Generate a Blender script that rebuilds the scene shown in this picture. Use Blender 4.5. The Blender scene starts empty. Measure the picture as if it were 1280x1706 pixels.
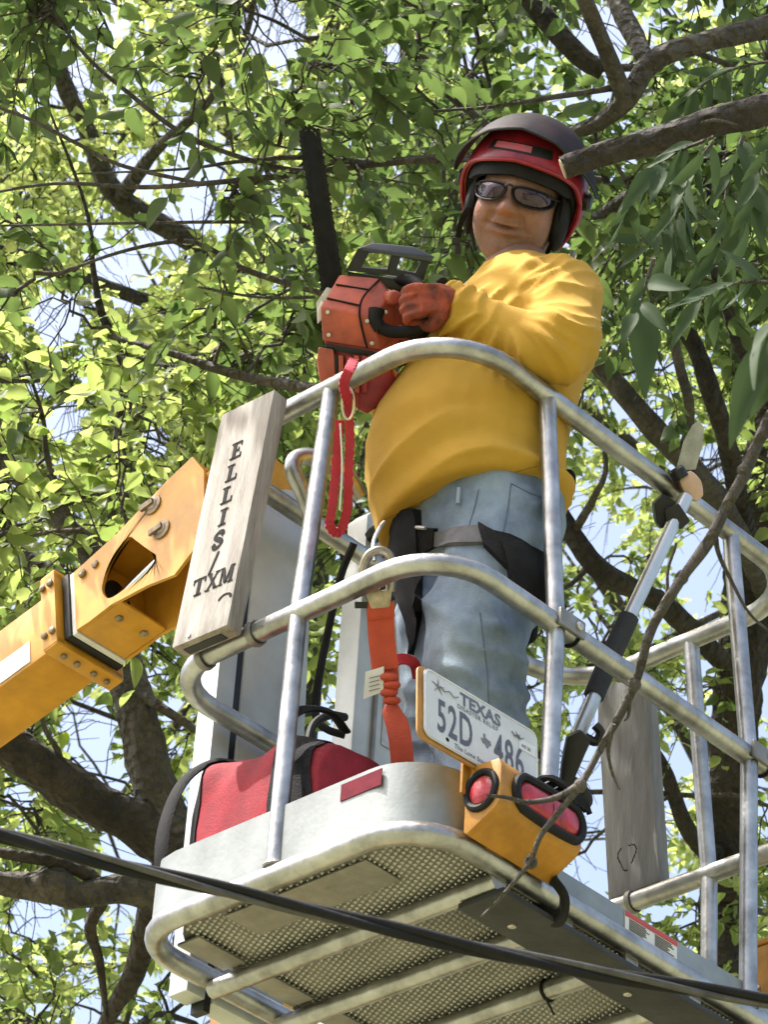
import bpy, bmesh, math, random
import numpy as np
from mathutils import Vector, Matrix, noise

# ------------------------------------------------------------------ scene, camera, sky, sun
S = bpy.context.scene
COL = S.collection
rng = random.Random(11)
nrg = np.random.default_rng(5)
Z0 = 4.2366                       # height of the basket's base rail above the ground; positions below are measured from it
CP = np.array([-3.36627, -3.16881, -2.63660])          # where the photographer stands (eye 1.6 m above ground)
CR = np.array([0.67138862, -0.73912877, 0.05409224])   # photographer's right
CU = np.array([-0.45690045, -0.35534793, 0.81545682])  # up
CF = np.array([0.58350604, 0.5722032, 0.57628483])     # looking direction
FPX = 5258.57
cam = bpy.data.cameras.new('camera'); camo = bpy.data.objects.new('camera', cam); COL.objects.link(camo)
cam.sensor_fit = 'VERTICAL'; cam.sensor_height = 24.0; cam.lens = FPX / 1706 * 24.0
cam.clip_start = 0.05; cam.clip_end = 3000
camo.matrix_world = Matrix(((CR[0], CU[0], -CF[0], CP[0]), (CR[1], CU[1], -CF[1], CP[1]), (CR[2], CU[2], -CF[2], CP[2] + Z0), (0, 0, 0, 1)))
S.camera = camo
cam.dof.use_dof = True; cam.dof.focus_distance = 6.15; cam.dof.aperture_fstop = 11

SUN_EL, SUN_AZ = math.radians(63), math.radians(138)     # azimuth measured from +X towards +Y
W = bpy.data.worlds.new('World'); S.world = W; W.use_nodes = True
wn = W.node_tree.nodes; wl = W.node_tree.links
sky = wn.new('ShaderNodeTexSky'); sky.sky_type = 'NISHITA'; sky.sun_disc = False
sky.sun_elevation = SUN_EL; sky.sun_rotation = math.radians(90) - SUN_AZ
sky.air_density = 1.0; sky.dust_density = 7.0; sky.ozone_density = 1.0
wl.new(sky.outputs[0], wn['Background'].inputs[0]); wn['Background'].inputs[1].default_value = 0.15
sun = bpy.data.lights.new('sun', 'SUN'); sun.energy = 3.4; sun.angle = math.radians(0.53); sun.color = (1.0, 0.97, 0.92)
suno = bpy.data.objects.new('sun', sun); COL.objects.link(suno)
sd = Vector((math.cos(SUN_EL) * math.cos(SUN_AZ), math.cos(SUN_EL) * math.sin(SUN_AZ), math.sin(SUN_EL)))
suno.rotation_euler = sd.to_track_quat('Z', 'Y').to_euler(); suno.location = (0, 0, 30)
S.view_settings.view_transform = 'Standard'; S.view_settings.look = 'None'
S.view_settings.exposure = 1.38; S.view_settings.gamma = 1.0; S.view_settings.use_curve_mapping = False
S.render.engine = 'CYCLES'
S.cycles.use_denoising = True
S.cycles.max_bounces = 8; S.cycles.diffuse_bounces = 4; S.cycles.glossy_bounces = 3; S.cycles.transmission_bounces = 5
S.cycles.caustics_reflective = False; S.cycles.caustics_refractive = False

# ------------------------------------------------------------------ helpers
def at(px, py, d):
    """a point of the place: d metres deep along the sight line through a photo pixel"""
    return CP + (CF + CR * (px - 640) / FPX - CU * (py - 853) / FPX) * d
def V(*a): return np.array(a, float)
def unit(v):
    v = np.asarray(v, float); return v / (np.linalg.norm(v) + 1e-12)
def cr(P, n=6, closed=False):
    """Catmull-Rom resample of a polyline"""
    P = [np.asarray(p, float) for p in P]; N = len(P); out = []
    rngi = range(N if closed else N - 1)
    for i in rngi:
        p1, p2 = P[i], P[(i + 1) % N]
        p0 = P[i - 1] if (closed or i > 0) else 2 * p1 - p2
        p3 = P[(i + 2) % N] if (closed or i + 2 < N) else 2 * p2 - p1
        for k in range(n):
            t = k / n
            out.append(.5 * ((2 * p1) + (p2 - p0) * t + (2 * p0 - 5 * p1 + 4 * p2 - p3) * t * t + (3 * p1 - p0 - 3 * p2 + p3) * t ** 3))
    if not closed: out.append(P[-1])
    return out
class MB:
    def __init__(s): s.v = []; s.f = []; s.mi = []; s.cur = 0
    def add(s, vs, fs):
        o = len(s.v); s.v += [tuple(map(float, p)) for p in vs]
        for f in fs: s.f.append(tuple(i + o for i in f)); s.mi.append(s.cur)
        return s
    def tube(s, P, r, n=12, closed=False, cap=True, rough=0, flat=None, up=None):
        P = [np.asarray(p, float) for p in P]; N = len(P)
        R = list(r) if hasattr(r, '__len__') else [r] * N
        if len(R) != N: R = list(np.interp(np.linspace(0, 1, N), np.linspace(0, 1, len(R)), R))
        T = []
        for i in range(N):
            a = P[i - 1] if (closed or i) else P[i]; b = P[(i + 1) % N] if (closed or i < N - 1) else P[i]
            T.append(unit(b - a))
        x = np.asarray(up, float) if up is not None else (V(0, 0, 1) if abs(T[0][2]) < .9 else V(1, 0, 0))
        x = unit(x - T[0] * (x @ T[0])); vs = []
        for i in range(N):
            x = unit(x - T[i] * (x @ T[i])); y = np.cross(T[i], x)
            for k in range(n):
                a = 2 * math.pi * k / n; rr = R[i]
                if rough: rr *= 1 + rough * (noise.noise(Vector(P[i] * 9 + x * math.cos(a) * 1.8 + y * math.sin(a) * 1.8)) + .6 * noise.noise(Vector(P[i] * 23 + x * math.cos(a) * 4 + y * math.sin(a) * 4)))
                sx, sy = (1, 1) if flat is None else flat
                vs.append(P[i] + (x * math.cos(a) * sx + y * math.sin(a) * sy) * rr)
        fs = []
        for i in range(N if closed else N - 1):
            j = (i + 1) % N
            for k in range(n):
                l = (k + 1) % n; fs.append((i * n + k, i * n + l, j * n + l, j * n + k))
        if cap and not closed:
            fs.append(tuple(range(n))[::-1]); fs.append(tuple((N - 1) * n + k for k in range(n)))
        return s.add(vs, fs)
    def box(s, c, h, ax=None):
        c = np.asarray(c, float); A = np.eye(3) if ax is None else np.array([unit(a) for a in ax])
        vs = [c + A[0] * h[0] * i + A[1] * h[1] * j + A[2] * h[2] * k for i in (-1, 1) for j in (-1, 1) for k in (-1, 1)]
        return s.add(vs, [(0, 1, 3, 2), (4, 6, 7, 5), (0, 4, 5, 1), (2, 3, 7, 6), (0, 2, 6, 4), (1, 5, 7, 3)])
    def prism(s, poly, d):
        """poly: 3-D points of a face, extruded by vector d"""
        n = len(poly); d = np.asarray(d, float); p = [np.asarray(q, float) for q in poly]
        vs = p + [q + d for q in p]
        fs = [tuple(range(n))[::-1], tuple(range(n, 2 * n))] + [(i, (i + 1) % n, n + (i + 1) % n, n + i) for i in range(n)]
        return s.add(vs, fs)
    def ring(s, poly, hole, d):
        """face with a hole (same vertex count), extruded by d"""
        n = len(poly); d = np.asarray(d, float); a = [np.asarray(q, float) for q in poly]; b = [np.asarray(q, float) for q in hole]
        vs = a + b + [q + d for q in a] + [q + d for q in b]; fs = []
        for i in range(n):
            j = (i + 1) % n
            fs += [(i, i + n, j + n, j), (2 * n + i, 2 * n + j, 3 * n + j, 3 * n + i), (i, j, 2 * n + j, 2 * n + i), (n + i, 3 * n + i, 3 * n + j, n + j)]
        return s.add(vs, fs)
    def hull(s, pts):
        bm = bmesh.new()
        for p in pts: bm.verts.new(p)
        r = bmesh.ops.convex_hull(bm, input=bm.verts)
        bmesh.ops.delete(bm, geom=[v for v in bm.verts if not v.link_faces], context='VERTS')
        bmesh.ops.dissolve_limit(bm, angle_limit=.02, verts=bm.verts, edges=bm.edges)
        bm.verts.index_update(); vs = [v.co[:] for v in bm.verts]; fs = [[v.index for v in f.verts] for f in bm.faces]; bm.free()
        return s.add(vs, fs)
    def lathe(s, c, ax, prof, n=20):
        """prof: (radius, height) list about axis ax from c"""
        ax = unit(ax); x = unit(np.cross(ax, V(0, 0, 1) if abs(ax[2]) < .9 else V(1, 0, 0))); y = np.cross(ax, x); c = np.asarray(c, float)
        vs = [c + ax * h + (x * math.cos(2 * math.pi * k / n) + y * math.sin(2 * math.pi * k / n)) * r for r, h in prof for k in range(n)]
        m = len(prof); fs = [(i * n + k, i * n + (k + 1) % n, (i + 1) * n + (k + 1) % n, (i + 1) * n + k) for i in range(m - 1) for k in range(n)]
        fs += [tuple(range(n))[::-1], tuple((m - 1) * n + k for k in range(n))]
        return s.add(vs, fs)
    def loft(s, rings, closed=True, cap=True):
        n = len(rings[0]); m = len(rings); vs = [p for r in rings for p in r]
        fs = [(i * n + k, i * n + (k + 1) % n, (i + 1) * n + (k + 1) % n, (i + 1) * n + k) for i in range(m - 1) for k in range(n if closed else n - 1)]
        if cap: fs += [tuple(range(n))[::-1], tuple((m - 1) * n + k for k in range(n))]
        return s.add(vs, fs)
    def ell(s, c, r, ax=None, n=16, m=10):
        c = np.asarray(c, float); A = np.eye(3) if ax is None else np.array([unit(a) for a in ax]); rings = []
        for i in range(1, m):
            th = math.pi * i / m
            rings.append([c + A[0] * r[0] * math.sin(th) * math.cos(2 * math.pi * k / n) + A[1] * r[1] * math.sin(th) * math.sin(2 * math.pi * k / n) + A[2] * r[2] * -math.cos(th) for k in range(n)])
        return s.loft(rings)
ORG = {}
def link(name, me, parent=None, mats=(), org=None):
    o = bpy.data.objects.new(name, me); COL.objects.link(o)
    for m in mats: me.materials.append(m)
    if parent is not None: o.parent = parent; ORG[o.name] = ORG[parent.name]
    return o
def finish(me, sharp=38, bevel=0, seg=2, smooth=True):
    bm = bmesh.new(); bm.from_mesh(me)
    bmesh.ops.recalc_face_normals(bm, faces=bm.faces)
    if bevel:
        es = [e for e in bm.edges if len(e.link_faces) == 2 and e.calc_face_angle(0) > .35]
        bmesh.ops.bevel(bm, geom=es, offset=bevel, segments=seg, profile=.6, affect='EDGES', clamp_overlap=True)
    for f in bm.faces: f.smooth = smooth
    for e in bm.edges:
        if len(e.link_faces) == 2 and e.calc_face_angle(0) > math.radians(sharp): e.smooth = False
    bm.to_mesh(me); bm.free()
def obj(name, mb, mat, parent=None, sharp=38, bevel=0, seg=2, smooth=True):
    """links one mesh object; coordinates in mb are basket-frame metres"""
    vs = np.array(mb.v)
    vs[:, 2] += Z0
    if parent is not None: org = ORG[parent.name]
    else: org = V(*(vs[:, :2].min(0) + vs[:, :2].max(0)) / 2, vs[:, 2].min())
    me = bpy.data.meshes.new(name); me.from_pydata((vs - org).tolist(), [], mb.f); me.update()
    ms = mat if isinstance(mat, (list, tuple)) else [mat]
    if len(ms) > 1: me.polygons.foreach_set('material_index', mb.mi)
    finish(me, sharp, bevel, seg, smooth)
    o = link(name, me, parent, ms)
    if parent is None: o.location = org; ORG[o.name] = org
    return o
def thing(name, label, cat, base, group=None):
    o = bpy.data.objects.new(name, None); COL.objects.link(o); o.empty_display_size = .1
    b = V(*base); b[2] += Z0; o.location = b; ORG[o.name] = b
    return tag(o, label, cat, group)
def tag(o, label=None, cat=None, group=None, kind=None):
    if label: o['label'] = label
    if cat: o['category'] = cat
    if group: o['group'] = group
    if kind: o['kind'] = kind
    return o
def text_mesh(s, size, sx=1.0, off=0.0, spacing=1.0):
    """flat lettering: (verts 2-D, faces) laid out from the left on a baseline"""
    cu = bpy.data.curves.new('t', 'FONT'); cu.body = s; cu.size = size; cu.offset = off; cu.space_character = spacing; cu.resolution_u = 3
    to = bpy.data.objects.new('t', cu); COL.objects.link(to); bpy.context.view_layer.update()
    dg = bpy.context.evaluated_depsgraph_get(); me = to.evaluated_get(dg).to_mesh()
    vs = [(v.co.x * sx, v.co.y) for v in me.vertices]; fs = [tuple(p.vertices) for p in me.polygons]
    to.to_mesh_clear() if False else None
    bpy.data.objects.remove(to); bpy.data.curves.remove(cu)
    return vs, fs

# ------------------------------------------------------------------ materials
def M(name, col, rough=.5, metal=0., var=.12, vs=6., bump=0., bs=60., col2=None, stretch=None, coat=0., rv=.0, spec=.5, crease=0., cs=7.):
    m = bpy.data.materials.new(name); m.use_nodes = True; n = m.node_tree.nodes; l = m.node_tree.links; b = n['Principled BSDF']
    tc = n.new('ShaderNodeTexCoord'); mp = n.new('ShaderNodeMapping'); l.new(tc.outputs['Object'], mp.inputs[0])
    if stretch: mp.inputs['Scale'].default_value = stretch
    nz = n.new('ShaderNodeTexNoise'); nz.inputs['Scale'].default_value = vs; nz.inputs['Detail'].default_value = 5; nz.inputs['Roughness'].default_value = .62
    l.new(mp.outputs[0], nz.inputs[0])
    rp = n.new('ShaderNodeValToRGB'); l.new(nz.outputs[0], rp.inputs[0])
    c = np.array(col); d = np.array(col2) if col2 else c * (1 - var * 1.6)
    rp.color_ramp.elements[0].position = .3; rp.color_ramp.elements[1].position = .7
    rp.color_ramp.elements[0].color = (*d, 1); rp.color_ramp.elements[1].color = (*np.clip(c * (1 + var * .5), 0, 1), 1)
    l.new(rp.outputs[0], b.inputs['Base Color'])
    b.inputs['Metallic'].default_value = metal; b.inputs['Roughness'].default_value = rough; b.inputs['Specular IOR Level'].default_value = spec
    if coat: b.inputs['Coat Weight'].default_value = coat
    if rv:
        mr = n.new('ShaderNodeMapRange'); mr.inputs[3].default_value = rough - rv; mr.inputs[4].default_value = rough + rv
        l.new(nz.outputs[0], mr.inputs[0]); l.new(mr.outputs[0], b.inputs['Roughness'])
    if bump:
        n2 = n.new('ShaderNodeTexNoise'); n2.inputs['Scale'].default_value = bs; n2.inputs['Detail'].default_value = 4
        l.new(mp.outputs[0], n2.inputs[0]); bp = n.new('ShaderNodeBump'); bp.inputs['Strength'].default_value = bump; bp.inputs['Distance'].default_value = .01
        l.new(n2.outputs[0], bp.inputs['Height']); l.new(bp.outputs[0], b.inputs['Normal'])
        if crease:
            n3 = n.new('ShaderNodeTexNoise'); n3.noise_type = 'RIDGED_MULTIFRACTAL'; n3.inputs['Scale'].default_value = cs; n3.inputs['Detail'].default_value = 3; n3.inputs['Distortion'].default_value = .6
            l.new(mp.outputs[0], n3.inputs[0]); b3 = n.new('ShaderNodeBump'); b3.inputs['Strength'].default_value = crease; b3.inputs['Distance'].default_value = .012
            l.new(n3.outputs[0], b3.inputs['Height']); l.new(b3.outputs[0], bp.inputs['Normal'])
    return m
alu = M('aluminium', (.50, .50, .475), .36, .9, .3, 13, .12, 70, rv=.14, col2=(.22, .215, .20))
alu_sheet = M('aluminium_sheet', (.30, .325, .315), .48, .45, .22, 7, .05, 120, rv=.14)
alu_col = M('column_sheet', (.56, .59, .57), .5, .35, .18, 5, .04, 90, rv=.12)
alu_dull = M('dull_aluminium', (.30, .29, .26), .5, .6, .25, 14, .08, 160)
steel = M('zinc_steel', (.55, .53, .48), .4, .9, .2, 30, .05, 200)
rust = M('worn_steel', (.32, .25, .17), .55, .6, .35, 40, .1, 120)
orange_paint = M('boom_paint', (.64, .30, .02), .45, 0, .2, 9, .03, 40, coat=.15, rv=.1)
yellow_box = M('yellow_plastic', (.44, .20, .02), .5, 0, .22, 18, .05, 90)
blackr = M('black_rubber', (.012, .012, .012), .65, 0, .3, 20, .1, 90, spec=.22)
blackp = M('black_plastic', (.014, .015, .014), .42, 0, .3, 30, .04, 150, spec=.35)
red_lens = M('red_lens', (.45, .03, .045), .25, 0, .35, 30, .25, 60)
white_paint = M('plate_white', (.62, .63, .62), .45, 0, .1, 12, .04, 120)
ink = M('dark_print', (.015, .014, .014), .7, 0, .2, 50, spec=.1)
ink_grey = M('grey_print', (.18, .18, .2), .5, 0, .2, 50)
red_tape = M('red_reflector', (.15, .012, .025), .75, 0, .25, 25, .05, 200, spec=.15)
red_print = M('red_print', (.5, .06, .05), .5, 0, .1, 20)
label_white = M('label_white', (.72, .72, .70), .55, 0, .08, 20)
red_cloth = M('red_cloth', (.29, .010, .022), .85, 0, .35, 9, .2, 220, crease=.6, cs=9)
black_web = M('black_webbing', (.012, .012, .013), .8, 0, .3, 30, .3, 260, spec=.2)
orange_web = M('orange_webbing', (.52, .07, .03), .7, 0, .12, 25, .3, 300)
red_web = M('red_webbing', (.42, .014, .03), .7, 0, .15, 25, .3, 300)
def wood_mat(name, base, dark, axis):
    m = M(name, base, .75, 0, .2, 3.5, .35, 30, col2=dark, stretch={'z': (9, 9, 1), 'y': (9, 1, 9)}[axis])
    return m
wood = wood_mat('weathered_wood', (.40, .37, .33), (.19, .165, .14), 'z')
wood_grey = wood_mat('grey_wood', (.22, .22, .21), (.12, .115, .11), 'z')
# ------------------------------------------------------------------ ground
def ground():
    mb = MB(); n = 40; L = 400.
    xs = np.linspace(-L, L, n + 1)
    mb.add([(x, y, -Z0 + .0) for y in xs for x in xs], [(j * (n + 1) + i, j * (n + 1) + i + 1, (j + 1) * (n + 1) + i + 1, (j + 1) * (n + 1) + i) for j in range(n) for i in range(n)])
    g = obj('ground', mb, M('dry_grass_ground', (.22, .21, .14), .95, 0, .3, 1.5, .3, 30, col2=(.11, .13, .06)))
    tag(g, 'sunlit ground of dry grass under the trees', kind='structure')
ground()

# ------------------------------------------------------------------ the work basket
BX, BY = 1.235, .71
def rrect(x0, x1, y0, y1, r, z, n=8):
    P = []
    for cx, cy, a0 in ((x1 - r, y1 - r, 0), (x0 + r, y1 - r, 90), (x0 + r, y0 + r, 180), (x1 - r, y0 + r, 270)):
        for k in range(n + 1):
            a = math.radians(a0 + 90 * k / n); P.append(V(cx + r * math.cos(a), cy + r * math.sin(a), z))
    return P
def basket():
    T = thing('work_basket', 'silver aluminium tube work basket of the lift, man standing inside', 'lift basket', (BX / 2, BY / 2, -.06))
    obj('base_rail', MB().tube(rrect(0, BX, 0, BY, .125, 0), .0215, 14, closed=True), alu, T)
    obj('middle_rail', MB().tube(rrect(.006, BX + .006, -.0115, BY - .006, .135, .553), .0205, 14, closed=True), alu, T)
    obj('top_rail', MB().tube(rrect(.045, BX - .053, .027, BY - .025, .165, 1.1), .0205, 14, closed=True), alu, T)
    def post(a, b, c):
        obj('post', MB().tube([a, b], .0175, 12), alu, T)
        obj('post', MB().tube([b, c], .0175, 12), alu, T)
    post(V(0, .3415, 0), V(.006, .3415, .545), V(.045, .3415, 1.095))
    for x in (.324, .912): post(V(x, 0, 0), V(x, -.0115, .545), V(x, .027, 1.095))
    post(V(BX, .338, 0), V(BX + .006, .338, .545), V(BX - .053, .338, 1.095))
    # small weld beads where posts land
    for p in (V(0, .3415, .02), V(.324, 0, .02), V(.912, 0, .02), V(BX, .338, .02)): obj('weld_bead', MB().lathe(p - V(0, 0, .004), (0, 0, 1), [(.021, 0), (.0225, .004), (.0185, .011)], 12), alu_dull, T)
    # hinge clamps on the two long-side posts
    for x in (.324, .912):
        b = obj('clamp_plate', MB().box(V(x + .018, -.034, .556), (.036, .004, .019)), alu_dull, T, bevel=.003)
        obj('bolt', MB().lathe(V(x + .034, -.038, .556), (0, -1, 0), [(.009, 0), (.009, .004), (.006, .007)], 8), steel, b)
        obj('clamp_band', MB().tube([V(x + .046, -.0115 + .0225 * math.cos(a), .553 + .0225 * math.sin(a)) for a in np.linspace(0, 6.28, 17)[:-1]], .0035, 6, closed=True), blackr, b)
    # toe boards
    def sheet(path, z0, z1, t=.004):
        mb = MB(); P = [V(*p) for p in path]; rings = []
        for i in range(len(P)):
            tg = unit(P[min(i + 1, len(P) - 1)] - P[max(i - 1, 0)]); nn = V(tg[1], -tg[0])
            a = P[i]; b = P[i] + nn * t
            rings.append([V(*a, z0), V(*b, z0), V(*b, z1), V(*a, z1)])
        return mb.loft(rings)
    path = [(.075, .69), (.045, .683), (.022, .667), (.007, .64), (.0, .60)] + [(.0, y) for y in np.linspace(.56, .135, 12)]
    path += [(.122 - .122 * math.cos(a), .122 - .122 * math.sin(a)) for a in np.linspace(0, math.pi / 2, 12)]
    tb = obj('toe_board', sheet(path, .004, .137), alu_sheet, T, sharp=50); tag(tb, 'tall bare aluminium toe board curving round the near corner')
    rf = MB().box(V(-.0052, .1385, .1115), (.0008, .048, .0165)); obj('red_reflector', rf, red_tape, tb)
    lowp = [(.135, .002), (.3, 0), (.6, 0), (.9, 0), (BX - .12, 0)] + [(BX - .12 + .12 * math.sin(a), .12 - .12 * math.cos(a)) for a in np.linspace(.1, math.pi / 2, 8)] + [(BX, .3), (BX, BY - .13)]
    tl = obj('toe_board', sheet([(x, y + .004) for x, y in lowp], .004, .065), alu_sheet, T, sharp=50)
    dc = obj('warning_decal', MB().box(V(.622, -.0012, .043), (.075, .0007, .0185)), label_white, tl)
    obj('decal_header', MB().box(V(.622, -.0026, .0565), (.075, .0006, .0048)), red_print, dc)
    ln = MB()
    for c in range(2):
        for k in range(7):
            w_ = rng.uniform(.018, .030); ln.box(V(.552 + .006 + c * .074 + w_, -.0024, .0485 - k * .0034), (w_, .0004, .0007))
    obj('decal_print', ln, ink, dc)
    # floor
    fl = MB(); pl_ = rrect(.022, BX - .022, .022, .648, .10, 0.0, 6); fl.prism([p + V(0, 0, -.002) for p in pl_], (0, 0, .012))
    F = obj('floor_plate', fl, M('floor_metal', (.20, .19, .165), .5, .5, .3, 9, .2, 150), T)
    gb = MB(); sp = .0125
    vs = []; fs = []
    for i in range(int((BX - .07) / sp)):
        for j in range(int(.60 / sp)):
            x = .037 + i * sp + (sp / 2 if j % 2 else 0); y = .036 + j * sp
            if (x < .09 or x > BX - .09) and (y < .05 or y > .6): continue
            o = len(vs); r = .0042
            for k in range(5): vs.append((x + r * math.cos(k * 1.2566), y + r * math.sin(k * 1.2566), -.002))
            for k in range(5): vs.append((x + r * .55 * math.cos(k * 1.2566), y + r * .55 * math.sin(k * 1.2566), -.0052))
            fs += [(o + k, o + (k + 1) % 5, o + 5 + (k + 1) % 5, o + 5 + k) for k in range(5)] + [tuple(o + 5 + k for k in range(5))]
    gb.add(vs, fs); g = obj('grip_button', gb, M('grip_metal', (.50, .49, .44), .4, .7, .15, 20), F, smooth=False); g['kind'] = 'stuff'
    cb = None
    for x in (.21, .392, .575, .757, .94, 1.12):
        obj('cross_tube', MB().tube([V(x, .004, -.026), V(x, .697, -.026)], .0185, 12), alu, T)
        obj('spreader_plate', MB().box(V(x - .085, .618, -.010), (.060, .028, .003)), alu_dull, T, bevel=.002)
    # black rub strip under the long side
    obj('rub_strip', MB().box(V(.70, .036, -.052), (.50, .052, .006)), M('rub_rubber', (.035, .036, .035), .7, 0, .35, 9, .2, 60), T, bevel=.003)
    for x in (.3, .62, .9): obj('strip_bolt', MB().lathe(V(x, .05, -.058), (0, 0, -1), [(.008, 0), (.008, .003), (.004, .005)], 8), steel, T)
    # patch and drain marks under the floor
    obj('patch_plate', MB().box(V(.085, .33, -.0075), (.045, .17, .0015)), alu_dull, T)
    # zip ties round the tubes
    for (x, y) in ((.575, .20), (.757, .35)):
        z = MB().tube([V(x + .0205 * math.cos(a), y, -.026 + .0205 * math.sin(a)) for a in np.linspace(0, 6.28, 13)[:-1]], .0028, 6, closed=True)
        z.tube([V(x, y, -.047), V(x + .006, y - .005, -.062), V(x + .02, y, -.066)], .0022, 5); obj('cable_tie', z, blackr, T)
    # mounting columns on the boom side
    yc = .745
    c1 = MB(); c1.prism([V(.257, yc, -.02), V(.443, yc, -.02), V(.447, yc, .5), V(.43, yc, .9), V(.405, yc, 1.13), V(.392, yc, 1.19), V(.365, yc, 1.215), V(.33, yc, 1.2), V(.257, yc, 1.15)], (0, .05, 0))
    C1 = obj('mounting_column', c1, alu_col, T, bevel=.006)
    obj('side_flange', MB().box(V(.213, yc + .025, .53), (.024, .025, .55)), alu_col, C1, bevel=.003)
    obj('black_channel', MB().box(V(.2475, yc + .022, .50), (.0085, .017, .54)), blackp, C1)
    for z in (.98, .83, .6): obj('screw', MB().lathe(V(.388, yc, z), (0, -1, 0), [(.006, 0), (.006, .002), (.003, .004)], 8), blackp, C1)
    c2 = MB(); c2.prism([V(.575, yc, -.02), V(.80, yc, -.02), V(.80, yc, 1.2), V(.77, yc, 1.3), V(.60, yc, 1.3), V(.575, yc, 1.27)], (0, .06, 0))
    C2 = obj('mounting_column', c2, alu_col, T, bevel=.006)
    obj('column_rib', MB().box(V(.632, yc - .004, .62), (.004, .004, .62)), alu_dull, C2)
    obj('knob', MB().lathe(V(.585, yc - .02, 1.22), (-.3, -1, 0), [(.017, -.02), (.02, 0), (.02, .016), (.013, .026)], 8), blackp, C2)
    obj('hinge_arm', MB().tube([V(.60, yc - .02, 1.13), V(.74, yc - .03, 1.13)], .018, 10), alu_dull, C2)
    obj('hinge_block', MB().box(V(.60, yc - .03, 1.09), (.03, .02, .03)), blackp, C2, bevel=.004)
    obj('bolt', MB().lathe(V(.63, yc, .52), (0, -1, 0), [(.011, 0), (.011, .006), (.006, .009)], 6), steel, C2)
    obj('data_plate', MB().box(V(.71, yc - .0015, .82), (.05, .001, .085)), M('data_plate_white', (.55, .57, .62), .5, 0, .15, 60), C2)
    # control-panel guard hoop
    hp = cr([at(522, 870, 6.35), at(505, 820, 6.35), at(488, 783, 6.36), at(497, 762, 6.38), at(530, 764, 6.4), at(575, 790, 6.42), at(600, 830, 6.42)], 6)
    obj('guard_hoop', MB().tube(hp, .018, 10), alu, T)
    return T
basket()
def hose():
    P = cr([at(590, 905, 6.42), at(568, 960, 6.42), at(545, 1060, 6.4), at(528, 1150, 6.36), at(527, 1195, 6.33), at(545, 1215, 6.3), at(575, 1225, 6.3)], 6)
    T = obj('control_hose', MB().tube(P, .0085, 8), blackr)
    tag(T, 'black rubber hose hanging between the two aluminium columns', 'hose')
    Q = cr([at(512, 1240, 6.0), at(522, 1208, 6.05), at(548, 1192, 6.1), at(575, 1195, 6.15)], 6)
    T = obj('control_hose', MB().tube(Q, .0085, 8), blackr)
    tag(T, 'short black hose curving up above the red bag', 'hose')
hose()

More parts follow.
